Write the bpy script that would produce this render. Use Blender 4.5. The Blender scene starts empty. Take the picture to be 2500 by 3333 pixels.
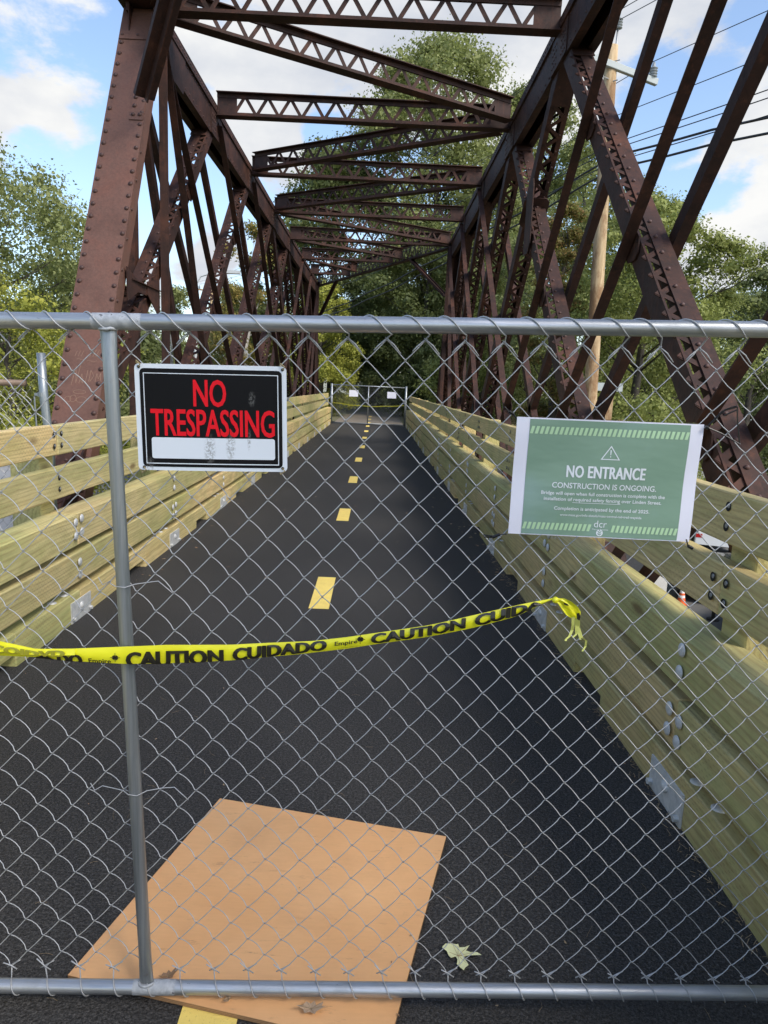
import bpy, bmesh, math, random
import numpy as np
from mathutils import Vector, Matrix, Quaternion, noise

# ------------------------------------------------------------------ camera
R_ = random.Random(7)
sc = bpy.context.scene
COL = sc.collection
FPX = 2312.0
CAM_H = 1.70
def _cam_axes():
    d = Vector((1231-1250, -(1260-1666.5), -FPX)).normalized()
    up = Vector((math.sin(.04), math.cos(.04), 0.0))
    up = (up - d*up.dot(d)).normalized()
    return d.cross(up), d, up
_rt, _d, _up = _cam_axes()
cam_data = bpy.data.cameras.new("camera")
cam_data.sensor_fit = 'HORIZONTAL'
cam_data.sensor_width = 36.0
cam_data.lens = FPX/2500*36.0
cam_data.clip_start = .05
cam_data.clip_end = 2000
cam = bpy.data.objects.new("camera", cam_data)
COL.objects.link(cam)
M3 = Matrix((_rt, _d, _up))           # rows: world axes seen in camera coords
cam.matrix_world = Matrix.Translation((0, 0, CAM_H)) @ M3.to_4x4()
sc.camera = cam

# ------------------------------------------------------------------ sky, sun
SUN = Vector((.50, -.48, .72)).normalized()       # direction towards the sun
SUN_EL = math.asin(SUN.z)
SUN_AZ = math.atan2(SUN.x, SUN.y)                  # clockwise from +Y
EXPOSURE = 0.88
world = bpy.data.worlds.new("World")
sc.world = world
world.use_nodes = True
wn = world.node_tree.nodes; wl = world.node_tree.links
wn.clear()
def WN(t, **k):
    n = wn.new(t)
    for a, b in k.items(): setattr(n, a, b)
    return n
w_out = WN('ShaderNodeOutputWorld'); w_bg = WN('ShaderNodeBackground')
w_bg.inputs['Strength'].default_value = .15
sky = WN('ShaderNodeTexSky'); sky.sky_type = 'NISHITA'; sky.sun_disc = False
sky.sun_elevation = SUN_EL; sky.sun_rotation = SUN_AZ
sky.air_density = 1.0; sky.dust_density = 1.6; sky.ozone_density = 1.2
tc = WN('ShaderNodeTexCoord')
def WM(op, a, b=None, c=None):
    n = WN('ShaderNodeMath', operation=op)
    for i, v in enumerate((a, b, c)):
        if v is None: continue
        if isinstance(v, (int, float)): n.inputs[i].default_value = v
        else: wl.new(v, n.inputs[i])
    return n.outputs[0]
def wnoise(scale, detail, rough, off=(0, 0, 0), stretch=(1, 1, 1.9), dist=0.0):
    mp = WN('ShaderNodeMapping'); mp.inputs['Location'].default_value = off
    mp.inputs['Scale'].default_value = stretch
    wl.new(tc.outputs['Generated'], mp.inputs['Vector'])
    n = WN('ShaderNodeTexNoise'); n.inputs['Scale'].default_value = scale
    n.inputs['Detail'].default_value = detail; n.inputs['Roughness'].default_value = rough
    n.inputs['Distortion'].default_value = dist
    wl.new(mp.outputs[0], n.inputs['Vector'])
    return n.outputs['Fac']
def direction(u, v):
    c = Vector((u*1.507-1250, -(v*1.507-1666.5), -FPX))
    return (M3 @ c).normalized()
# cloud cover: (x, y) of the cloud in the sky ahead, angular radius, weight
CLOUDS = [(70, 255, .105, 1.0), (150, 300, .075, .8), (185, 345, .05, .5), (0, 250, .07, .8), (172, 165, .03, .4), (120, 40, .05, .35),
          (60, -20, .07, .8), (150, -5, .05, .7), (540, 190, .085, 1.1), (600, 290, .075, 1.0), (440, 120, .10, .75), (640, 110, .13, 1.0), (850, 60, .16, 1.1),
          (1050, 90, .16, 1.1), (1240, 90, .14, 1.1), (1400, 100, .11, .8), (420, 480, .035, .3), (300, 620, .05, .6), (440, 580, .05, .6),
          (330, 520, .04, .3), (1480, 330, .06, .6), (1620, 290, .08, .8), (1560, 370, .07, .6), (1400, 300, .03, .3), (1620, 500, .07, .9), (1540, 540, .06, .7), (1480, 130, .1, .5)]
BLUES = [(90, 130, .07, .5), (220, 120, .06, .5), (200, 230, .04, .6), (20, 60, .06, .4), (90, 350, .05, .8), (200, 420, .07, .7), (1400, 210, .055, .9), (1480, 240, .05, .8), (1350, 330, .05, .5),
         (690, 290, .025, .7), (1500, 410, .03, .6), (330, 440, .05, .7), (240, 500, .07, .6), (1580, 430, .03, .4)]
def blob_sum(items):
    tot = None
    for u, v, r, w in items:
        n = WN('ShaderNodeVectorMath', operation='DISTANCE')
        wl.new(tc.outputs['Generated'], n.inputs[0]); n.inputs[1].default_value = direction(u, v)
        mr = WN('ShaderNodeMapRange'); mr.interpolation_type = 'SMOOTHSTEP'
        mr.inputs['From Min'].default_value = r*1.5; mr.inputs['From Max'].default_value = r*.3
        mr.inputs['To Min'].default_value = 0; mr.inputs['To Max'].default_value = w
        wl.new(n.outputs['Value'], mr.inputs['Value'])
        tot = mr.outputs[0] if tot is None else WM('MAXIMUM', tot, mr.outputs[0])
    return tot
n1 = wnoise(3.2, 8, .58, (2.3, 1.1, .4))
n2 = wnoise(9.0, 8, .62, (5.1, .3, 2.0), dist=.15)
cover = WM('ADD', WM('MULTIPLY', n1, .75), WM('MULTIPLY', n2, .55))
pos = blob_sum(CLOUDS); neg = blob_sum(BLUES)
cover = WM('ADD', cover, WM('MULTIPLY', pos, .36))
cover = WM('SUBTRACT', cover, WM('MULTIPLY', neg, .26))
mr = WN('ShaderNodeMapRange'); mr.interpolation_type = 'SMOOTHSTEP'
wl.new(cover, mr.inputs['Value'])
mr.inputs['From Min'].default_value = .77; mr.inputs['From Max'].default_value = .90
# cloud colour: bright tops, greyer bases and thick parts
cr = WN('ShaderNodeValToRGB')
cr.color_ramp.elements[0].position = .35; cr.color_ramp.elements[0].color = (2.35, 2.5, 2.8, 1)
cr.color_ramp.elements[1].position = .62; cr.color_ramp.elements[1].color = (3.55, 3.55, 3.5, 1)
wl.new(wnoise(4.5, 6, .55, (1.3, 4.0, .9)), cr.inputs['Fac'])
mix = WN('ShaderNodeMix', data_type='RGBA')
wl.new(mr.outputs[0], mix.inputs['Factor'])
wl.new(sky.outputs[0], mix.inputs['A']); wl.new(cr.outputs[0], mix.inputs['B'])
wl.new(mix.outputs['Result'], w_bg.inputs['Color']); wl.new(w_bg.outputs[0], w_out.inputs[0])

sun_d = bpy.data.lights.new("sun", 'SUN'); sun_d.energy = 2.0; sun_d.angle = math.radians(20)
sun_d.color = (1.0, .94, .84)
sun_o = bpy.data.objects.new("sun", sun_d); COL.objects.link(sun_o)
sun_o.rotation_euler = SUN.to_track_quat('Z', 'Y').to_euler()
sun_o.location = (20, -20, 30)
sc.view_settings.view_transform = 'Standard'; sc.view_settings.look = 'None'
sc.view_settings.exposure = EXPOSURE; sc.view_settings.gamma = 1; sc.view_settings.use_curve_mapping = False
sc.cycles.use_denoising = True
sc.cycles.max_bounces = 6; sc.cycles.transparent_max_bounces = 12

# ------------------------------------------------------------------ materials
MATS = {}
class NT:
    def __init__(s, name):
        s.m = bpy.data.materials.new(name); s.m.use_nodes = True
        s.n = s.m.node_tree.nodes; s.l = s.m.node_tree.links
        s.b = s.n['Principled BSDF']; s.out = s.n['Material Output']
        MATS[name] = s.m
    def node(s, t, **k):
        n = s.n.new(t)
        for a, b in k.items(): setattr(n, a, b)
        return n
    def put(s, v, sock):
        if hasattr(v, 'is_output') or isinstance(v, bpy.types.NodeSocket): s.l.new(v, sock)
        elif isinstance(v, (tuple, list)) and len(v) == 3 and len(sock.default_value) == 4: sock.default_value = (*v, 1)
        else: sock.default_value = v
    def co(s, kind='Object', scale=(1, 1, 1), rand=False, rot=(0, 0, 0)):
        t = s.node('ShaderNodeTexCoord'); mp = s.node('ShaderNodeMapping')
        v = t.outputs[kind]
        if rand:
            oi = s.node('ShaderNodeObjectInfo'); mu = s.node('ShaderNodeMath', operation='MULTIPLY')
            s.l.new(oi.outputs['Random'], mu.inputs[0]); mu.inputs[1].default_value = 37.0
            ad = s.node('ShaderNodeVectorMath', operation='ADD')
            s.l.new(v, ad.inputs[0]); s.l.new(mu.outputs[0], ad.inputs[1]); v = ad.outputs[0]
        s.l.new(v, mp.inputs['Vector']); mp.inputs['Scale'].default_value = scale; mp.inputs['Rotation'].default_value = rot
        return mp.outputs[0]
    def noise(s, vec, scale, detail=4, rough=.55, dist=0.0):
        n = s.node('ShaderNodeTexNoise'); s.l.new(vec, n.inputs['Vector'])
        n.inputs['Scale'].default_value = scale; n.inputs['Detail'].default_value = detail
        n.inputs['Roughness'].default_value = rough; n.inputs['Distortion'].default_value = dist
        return n.outputs['Fac']
    def ramp(s, fac, stops):
        n = s.node('ShaderNodeValToRGB'); e = n.color_ramp.elements
        while len(e) < len(stops): e.new(.5)
        for i, (p, c) in enumerate(stops):
            e[i].position = p; e[i].color = (*c, 1) if isinstance(c, (tuple, list)) else (c, c, c, 1)
        s.l.new(fac, n.inputs['Fac']); return n.outputs['Color']
    def mix(s, f, a, b, mode='MIX'):
        n = s.node('ShaderNodeMix', data_type='RGBA', blend_type=mode)
        s.put(f, n.inputs['Factor']); s.put(a, n.inputs['A']); s.put(b, n.inputs['B'])
        return n.outputs['Result']
    def math(s, op, a, b=None):
        n = s.node('ShaderNodeMath', operation=op)
        s.put(a, n.inputs[0])
        if b is not None: s.put(b, n.inputs[1])
        return n.outputs[0]
    def bump(s, h, strength=.3, dist=.01):
        n = s.node('ShaderNodeBump'); n.inputs['Strength'].default_value = strength; n.inputs['Distance'].default_value = dist
        s.l.new(h, n.inputs['Height']); s.l.new(n.outputs[0], s.b.inputs['Normal'])
    def set(s, **k):
        for a, v in k.items(): s.put(v, s.b.inputs[a.replace('_', ' ')])
        return s.m

def steel(name, dark, mid, rusty, rough=.62, patch=1.0):
    t = NT(name); v = t.co('Object', rand=False)
    a = t.noise(v, 2.2, 6, .65); b = t.noise(v, 38, 5, .7); c = t.noise(t.co('Object', (6, 6, .7)), 3, 4, .6)
    base = t.ramp(a, [(.28, dark), (.52, mid), (.75, rusty)])
    pt = t.noise(t.co('Object', (1, 1, 1)), 7, 6, .72, .6)
    base = t.mix(t.ramp(pt, [(.50, 0.0), (.66, .75*patch)]), base, tuple(q*.55 for q in dark))
    base = t.mix(t.ramp(t.noise(v, 13, 5, .7), [(.60, 0.0), (.72, .6*patch)]), base, rusty)
    base = t.mix(.5, base, t.ramp(b, [(.3, .55), (.7, 1.25)]), 'MULTIPLY')
    base = t.mix(t.ramp(c, [(.55, 0.0), (.75, .5)]), base, rusty)
    t.bump(b, .28, .004)
    t.b.inputs['Specular IOR Level'].default_value = .3
    return t.set(Base_Color=base, Roughness=t.ramp(b, [(.2, rough-.06), (.8, rough+.2)]), Metallic=.0)
steel('rusty_steel', (.022, .0112, .009), (.043, .0188, .0138), (.105, .040, .023))
steel('weathered_plate', (.105, .052, .038), (.145, .075, .056), (.165, .072, .050), .5, .22)
t = NT('rivet_steel'); v = t.co(); t.set(Base_Color=t.ramp(t.noise(v, 12, 3), [(.3, (.045, .021, .017)), (.7, (.09, .041, .032))]), Roughness=.6)
t = NT('chalk_scratch'); t.set(Base_Color=(.27, .17, .12), Roughness=.9)

def wood(name, light, dark, green, along=(1, 1, 1)):
    t = NT(name); v = t.co('Object', rand=True)
    st = t.co('Object', (9, .55, 9), rand=True)
    low = t.noise(t.co('Object', (1.2, .35, 1.2), rand=True), 1.6, 3, .5)
    wv = t.node('ShaderNodeTexWave', wave_type='RINGS', rings_direction='Y'); 
    mp = t.co('Object', (1, .12, 1), rand=False)
    oi = t.node('ShaderNodeObjectInfo')
    off = t.node('ShaderNodeCombineXYZ')
    r1 = t.math('SUBTRACT', t.math('MULTIPLY', oi.outputs['Random'], .5), .1)
    t.l.new(r1, off.inputs[0]); t.l.new(t.math('MULTIPLY', oi.outputs['Random'], -.4), off.inputs[2])
    ad = t.node('ShaderNodeVectorMath', operation='ADD'); t.l.new(mp, ad.inputs[0]); t.l.new(off.outputs[0], ad.inputs[1])
    t.l.new(ad.outputs[0], wv.inputs['Vector']); wv.inputs['Scale'].default_value = 11
    wv.inputs['Distortion'].default_value = 14.0; wv.inputs['Detail'].default_value = 5; wv.inputs['Detail Scale'].default_value = .55
    fine = t.noise(st, 7, 6, .7)
    base = t.mix(t.ramp(low, [(.35, 0.0), (.65, 1.0)]), light, green)
    base = t.mix(t.math('MULTIPLY', t.ramp(wv.outputs['Fac'], [(.5, 0.0), (1.0, 1.0)]), .38), base, dark)
    base = t.mix(.55, base, t.ramp(fine, [(.25, .5), (.75, 1.28)]), 'MULTIPLY')
    vr = t.node('ShaderNodeObjectInfo')
    base = t.mix(.8, base, t.ramp(vr.outputs['Random'], [(0.0, (.80, .84, .78)), (.35, (1.08, 1.02, .92)), (.7, (.92, 1.0, .88)), (1.0, (1.12, 1.0, .88))]), 'MULTIPLY')
    blot = t.noise(t.co('Object', (3, 1.1, 3), rand=True), 2.6, 5, .7)
    base = t.mix(.75, base, t.ramp(blot, [(.3, (.72, .76, .62)), (.5, (1, 1, 1)), (.72, (1.16, 1.08, .98))]), 'MULTIPLY')
    crk = t.noise(t.co('Object', (30, .35, 30), rand=True), 2.4, 4, .6)
    base = t.mix(t.ramp(crk, [(.66, 0.0), (.72, .6)]), base, (.14, .085, .035))
    # knots
    kv = t.node('ShaderNodeTexVoronoi'); t.l.new(t.co('Object', (3.2, 1.05, 3.2), rand=True), kv.inputs['Vector']); kv.inputs['Scale'].default_value = 1.0
    knot = t.ramp(kv.outputs['Distance'], [(.045, 1.0), (.11, 0.0)])
    base = t.mix(t.math('MULTIPLY', knot, .75), base, (.13, .07, .025))
    # incising marks: rows of short dark dashes
    sx = t.node('ShaderNodeSeparateXYZ'); t.l.new(t.co('Object'), sx.inputs[0])
    zz = t.math('ADD', sx.outputs[2], sx.outputs[0])
    row = t.math('FLOOR', t.math('MULTIPLY', zz, 62.0))
    fz = t.math('ABSOLUTE', t.math('SUBTRACT', t.math('FRACT', t.math('MULTIPLY', zz, 62.0)), .5))
    yy = t.math('ADD', t.math('MULTIPLY', sx.outputs[1], 26.0), t.math('MULTIPLY', row, .5))
    fy = t.math('ABSOLUTE', t.math('SUBTRACT', t.math('FRACT', yy), .5))
    inc = t.math('MULTIPLY', t.math('LESS_THAN', fz, .13), t.math('LESS_THAN', fy, .20))
    inc = t.math('MULTIPLY', inc, t.ramp(t.noise(v, 2.1, 2), [(.42, .05), (.62, .85)]))
    base = t.mix(t.math('MULTIPLY', inc, .42), base, (.09, .065, .025))
    h = t.math('SUBTRACT', t.math('ADD', t.math('MULTIPLY', fine, .6), t.math('MULTIPLY', wv.outputs['Fac'], .3)), t.math('MULTIPLY', inc, 1.0))
    t.bump(h, .35, .003)
    return t.set(Base_Color=base, Roughness=.78)
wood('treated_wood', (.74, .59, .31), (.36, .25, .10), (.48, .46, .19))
wood('treated_wood_shaded', (.62, .48, .25), (.30, .205, .095), (.44, .41, .18))  # same timber toned darker: the right side's shade is in the colour

t = NT('asphalt'); v = t.co('Object')
g = t.noise(v, 210, 3, .7); g2 = t.noise(v, 1.1, 5, .6); vo = t.node('ShaderNodeTexVoronoi'); t.l.new(v, vo.inputs['Vector']); vo.inputs['Scale'].default_value = 115
sp = t.ramp(t.noise(v, 480, 2, .5), [(.70, 0.0), (.78, 1.0)])
base = t.mix(t.ramp(g, [(.3, 0.0), (.7, 1.0)]), (.014, .0134, .0131), (.084, .080, .076))
base = t.mix(1.0, base, t.ramp(t.noise(v, 95, 5, .8), [(.36, .35), (.5, .95), (.64, 1.9)]), 'MULTIPLY')
base = t.mix(t.ramp(t.noise(t.co('Object', (1, .25, 1)), 3.1, 4, .6), [(.60, 0.0), (.75, .3)]), base, (.075, .072, .068))
base = t.mix(.6, base, t.ramp(g2, [(.3, .88), (.7, 1.12)]), 'MULTIPLY')
base = t.mix(t.math('MULTIPLY', sp, .6), base, (.14, .14, .15))
t.bump(t.math('ADD', t.math('MULTIPLY', vo.outputs['Distance'], 1.1), g), .75, .006)
t.set(Base_Color=base, Roughness=.72); t.b.inputs['Specular IOR Level'].default_value = .22
t = NT('old_asphalt'); v = t.co('Object'); t.set(Base_Color=t.mix(.7, t.ramp(t.noise(v, .4, 5), [(.3, (.085, .085, .085)), (.7, (.14, .14, .135))]), t.ramp(t.noise(v, 60, 3), [(.3, .8), (.7, 1.15)]), 'MULTIPLY'), Roughness=.9)
t = NT('yellow_paint'); v = t.co('Object'); nz = t.noise(v, 160, 3, .7)
t.bump(nz, .5, .003); t.set(Base_Color=t.mix(t.ramp(nz, [(.60, 0.0), (.72, .75)]), t.mix(t.ramp(t.noise(v, 9, 4, .6), [(.4, 0.0), (.7, .4)]), (.88, .67, .17), (.70, .50, .13)), (.25, .19, .07)), Roughness=.7)
t = NT('white_paint_line'); t.set(Base_Color=(.6, .6, .58), Roughness=.8)
t = NT('concrete'); v = t.co('Object'); t.set(Base_Color=t.mix(.6, t.ramp(t.noise(v, .8, 5), [(.3, (.26, .25, .235)), (.7, (.40, .39, .37))]), t.ramp(t.noise(v, 30, 4), [(.3, .8), (.7, 1.1)]), 'MULTIPLY'), Roughness=.9)
t = NT('grass_ground'); v = t.co('Object'); t.set(Base_Color=t.mix(t.noise(v, .35, 5, .6), t.ramp(t.noise(v, 14, 4, .7), [(.3, (.045, .06, .018)), (.7, (.12, .15, .04))]), (.16, .13, .075)), Roughness=.95)
t = NT('dirt_trail'); v = t.co('Object'); t.set(Base_Color=t.mix(t.noise(v, 1.2, 5, .6), (.20, .165, .125), t.ramp(t.noise(v, 24, 4), [(.3, (.08, .07, .05)), (.7, (.30, .25, .19))])), Roughness=.95)

t = NT('galvanized_pipe'); v = t.co('Object', (1, 1, 1)); st = t.co('Object', (.8, 26, 26))
nz = t.noise(st, 3.0, 5, .65); bl = t.noise(v, 6, 5, .65)
base = t.ramp(nz, [(.3, (.30, .325, .345)), (.55, (.46, .48, .50)), (.75, (.60, .62, .64))])
base = t.mix(t.ramp(bl, [(.55, 0.0), (.72, .55)]), base, (.26, .28, .30))
scr = t.ramp(t.noise(t.co('Object', (3, 8, 8)), 16, 5, .75), [(.66, 0.0), (.69, 1.0)])
base = t.mix(t.math('MULTIPLY', scr, .75), base, (.07, .07, .075))
t.set(Base_Color=base, Metallic=.75, Roughness=t.ramp(bl, [(.3, .30), (.7, .5)]))
t = NT('galvanized_post'); v = t.co('Object'); st = t.co('Object', (26, 26, .8))
nz = t.noise(st, 2.4, 5, .65); bl = t.noise(v, 7, 5, .7)
base = t.ramp(nz, [(.3, (.20, .225, .24)), (.55, (.32, .345, .36)), (.75, (.44, .47, .48))])
base = t.mix(t.ramp(bl, [(.62, 0.0), (.72, .5)]), base, (.22, .15, .09))
t.set(Base_Color=base, Metallic=.7, Roughness=.42)
t = NT('weld_zinc'); v = t.co('Object'); t.set(Base_Color=t.ramp(t.noise(v, 60, 3), [(.4, (.34, .36, .38)), (.66, (.48, .50, .52)), (.72, (.10, .10, .11))]), Metallic=.3, Roughness=.6)
t = NT('galvanized_wire'); t.set(Base_Color=(.42, .43, .44), Metallic=.3, Roughness=.5)
t = NT('old_wire'); t.set(Base_Color=(.34, .34, .34), Metallic=.6, Roughness=.5)
t = NT('brown_rail'); v = t.co('Object'); t.set(Base_Color=t.ramp(t.noise(v, 9, 4), [(.35, (.17, .12, .09)), (.7, (.28, .21, .16))]), Metallic=.3, Roughness=.6)
t = NT('zinc_plate'); v = t.co('Object'); nz = t.noise(v, 18, 5, .7)
t.set(Base_Color=t.ramp(nz, [(.3, (.44, .45, .44)), (.7, (.72, .72, .69))]), Metallic=.15, Roughness=.6)
t = NT('hole_shade'); t.set(Base_Color=(.012, .011, .009), Roughness=.9)  # near-black standing for the shade inside drilled holes

t = NT('plywood'); v = t.co('Object'); a = t.noise(v, 2.2, 4, .5); st = t.noise(t.co('Object', (1, 7, 1), rot=(0, 0, .22)), 14, 5, .65)
base = t.ramp(a, [(.3, (.72, .375, .155)), (.7, (.80, .45, .205))])
base = t.mix(.2, base, t.ramp(st, [(.3, .8), (.7, 1.1)]), 'MULTIPLY')
sm = t.ramp(t.noise(t.co('Object', (1, 5, 1), rot=(0, 0, .7)), 7, 6, .8), [(.60, 0.0), (.74, .7)])
base = t.mix(t.ramp(t.noise(v, 1.7, 6, .7), [(.5, 0.0), (.75, .35)]), base, (.42, .21, .10))
base = t.mix(sm, base, (.19, .105, .06))
t.bump(st, .1, .002); t.set(Base_Color=base, Roughness=.7)
t = NT('plywood_edge'); v = t.co('Object', (1, 1, 1)); sx = t.node('ShaderNodeSeparateXYZ'); t.l.new(v, sx.inputs[0])
ly = t.math('FRACT', t.math('MULTIPLY', sx.outputs[2], 240.0))
t.set(Base_Color=t.mix(t.math('LESS_THAN', ly, .5), (.20, .11, .05), (.36, .21, .10)), Roughness=.85)

def plain(name, col, rough=.6, metal=0.0, **k):
    t = NT(name); t.set(Base_Color=col, Roughness=rough, Metallic=metal)
    for a, v in k.items(): t.b.inputs[a.replace('_', ' ')].default_value = v
    return t.m
def worn(name, col, wear, amount, rough=.4, scale=3):
    t = NT(name); v = t.co('Object')
    msk = None
    for (ex, ez, rx, rz) in ((-.392, 1.537, .016, .042), (-.343, 1.548, .013, .040), (-.535, 1.497, .012, .02), (-.295, 1.66, .010, .020), (-.30, 1.565, .005, .03)):
        mp_ = t.node('ShaderNodeMapping'); tcx = t.node('ShaderNodeTexCoord'); t.l.new(tcx.outputs['Object'], mp_.inputs['Vector'])
        mp_.inputs['Location'].default_value = (-ex/rx, 0, -ez/rz); mp_.inputs['Scale'].default_value = (1/rx, 0, 1/rz)
        vl = t.node('ShaderNodeVectorMath', operation='LENGTH'); t.l.new(mp_.outputs[0], vl.inputs[0])
        q_ = t.ramp(vl.outputs['Value'], [(.45, 1.0), (1.0, 0.0)]); msk = q_ if msk is None else t.math('MAXIMUM', msk, q_)
    m = t.math('MULTIPLY', msk, t.ramp(t.noise(v, 190, 4, .8), [(.46, 0.0), (.54, 1.0)]))
    t.set(Base_Color=t.mix(t.math('MULTIPLY', m, amount), col, wear), Roughness=rough); t.b.inputs['Specular IOR Level'].default_value = .12; return t.m
worn('sign_white', (.66, .71, .77), (.16, .16, .15), .6, .45)
worn('sign_black', (.006, .006, .007), (.16, .16, .155), .6, .45)
worn('sign_red', (.70, .010, .020), (.2, .02, .02), .6, .45)
plain('poster_white', (.72, .73, .84), .35, Coat_Weight=.5)
t = NT('poster_green'); v = t.co('Object'); cre = t.noise(t.co('Object', (1, 1, 2.6), rot=(0, .75, 0)), 5, 3, .5)
t.bump(cre, .5, .008); hz = t.ramp(t.noise(v, 5, 3, .5), [(.56, 0.0), (.72, .5)])
t.set(Base_Color=t.mix(hz, (.185, .300, .225), (.24, .36, .37)), Roughness=.33)
plain('poster_stripe', (.42, .62, .38), .4)
plain('poster_text', (.70, .74, .78), .45)
plain('black_plastic', (.012, .012, .013), .35)
t = NT('pouch_clear'); t.b.inputs['Transmission Weight'].default_value = 1; t.b.inputs['IOR'].default_value = 1.05; t.b.inputs['Alpha'].default_value = .28; t.set(Base_Color=(.95, .95, .95), Roughness=.08)
t = NT('tape_yellow'); v = t.co('Object'); t.set(Base_Color=t.ramp(t.noise(v, 9, 3), [(.3, (.74, .70, .012)), (.7, (.86, .84, .03))]), Roughness=.28)
t.b.inputs['Transmission Weight'].default_value = 0
plain('tape_black', (.02, .018, .012), .3)
plain('tape_ghost', (.28, .27, .015), .35)
plain('tape_frayed', (.72, .72, .18), .4)
plain('rope_tan', (.30, .24, .12), .8)
t = NT('pale_leaf'); v = t.co('Object'); t.set(Base_Color=t.ramp(t.noise(v, 25, 4), [(.3, (.58, .58, .30)), (.7, (.74, .75, .42))]), Roughness=.7)
plain('brown_leaf', (.28, .17, .10), .85); plain('tan_leaf', (.42, .30, .2), .85); plain('litter_tan', (.30, .22, .13), .9)
t = NT('pole_wood'); v = t.co('Object'); st = t.co('Object', (5, 5, .5))
bn = t.noise(st, 4, 6, .7); lo = t.noise(t.co('Object', (1, 1, .45)), 2.0, 5, .7)
base = t.ramp(bn, [(.3, (.30, .20, .10)), (.7, (.56, .43, .26))])
base = t.mix(t.ramp(lo, [(.46, 0.0), (.58, .85)]), base, (.20, .105, .045))
t.bump(bn, .4, .01); t.set(Base_Color=base, Roughness=.85)
plain('fibreglass_arm', (.38, .42, .42), .6); plain('insulator_grey', (.28, .31, .33), .4); plain('cable_black', (.02, .02, .022), .6)
plain('hardware_zinc', (.32, .33, .34), .5, .6)
plain('car_white', (.72, .74, .76), .25, Coat_Weight=.6); plain('car_black', (.015, .016, .018), .2, Coat_Weight=.8); plain('car_grey', (.12, .125, .13), .25, .4)
plain('car_glass', (.02, .025, .03), .06); plain('tyre', (.02, .02, .02), .85); plain('rim_alloy', (.45, .46, .47), .35, .7)
plain('tail_red', (.45, .01, .01), .3); plain('cone_orange', (.75, .13, .03), .55); plain('cone_white', (.75, .75, .74), .5); plain('trailer_white', (.62, .64, .66), .5)
plain('lamp_grey', (.45, .47, .48), .5)
def bark(name, a, b):
    t = NT(name); n = t.noise(t.co('Object', (1, 1, .3)), 9, 5, .7); t.bump(n, .6, .03); t.set(Base_Color=t.ramp(n, [(.35, a), (.65, b)]), Roughness=.9)
bark('bark', (.035, .028, .022), (.10, .085, .07)); bark('pale_bark', (.22, .21, .19), (.46, .44, .41))
def leafmat(name, a, b, c, trans=.35):
    t = NT(name); gm = t.node('ShaderNodeNewGeometry')
    v = t.co('Object'); lo = t.noise(v, .45, 3, .6)
    base = t.ramp(gm.outputs['Random Per Island'], [(0.0, a), (.55, b), (1.0, c)])
    base = t.mix(t.ramp(lo, [(.35, 0.0), (.68, .55)]), base, c)
    dif = t.b; t.put(base, dif.inputs['Base Color']); dif.inputs['Roughness'].default_value = .62
    dif.inputs['Specular IOR Level'].default_value = .3
    tr = t.node('ShaderNodeBsdfTranslucent'); t.l.new(t.mix(.45, base, (.34, .40, .10), 'MIX') if trans > .3 else base, tr.inputs['Color'])
    ms = t.node('ShaderNodeMixShader'); ms.inputs[0].default_value = trans
    t.l.new(dif.outputs[0], ms.inputs[1]); t.l.new(tr.outputs[0], ms.inputs[2]); t.l.new(ms.outputs[0], t.out.inputs['Surface'])
leafmat('oak_leaves', (.13, .155, .05), (.19, .22, .075), (.28, .30, .12))
leafmat('fresh_leaves', (.155, .185, .05), (.225, .26, .07), (.32, .34, .11))
leafmat('yellow_leaves', (.20, .23, .04), (.30, .32, .055), (.42, .41, .075))
leafmat('dark_leaves', (.075, .098, .036), (.11, .14, .05), (.165, .19, .07))
leafmat('autumn_leaves', (.13, .15, .035), (.19, .19, .05), (.32, .20, .06))
leafmat('vine_leaves', (.07, .11, .025), (.13, .14, .035), (.25, .13, .05))

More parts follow.
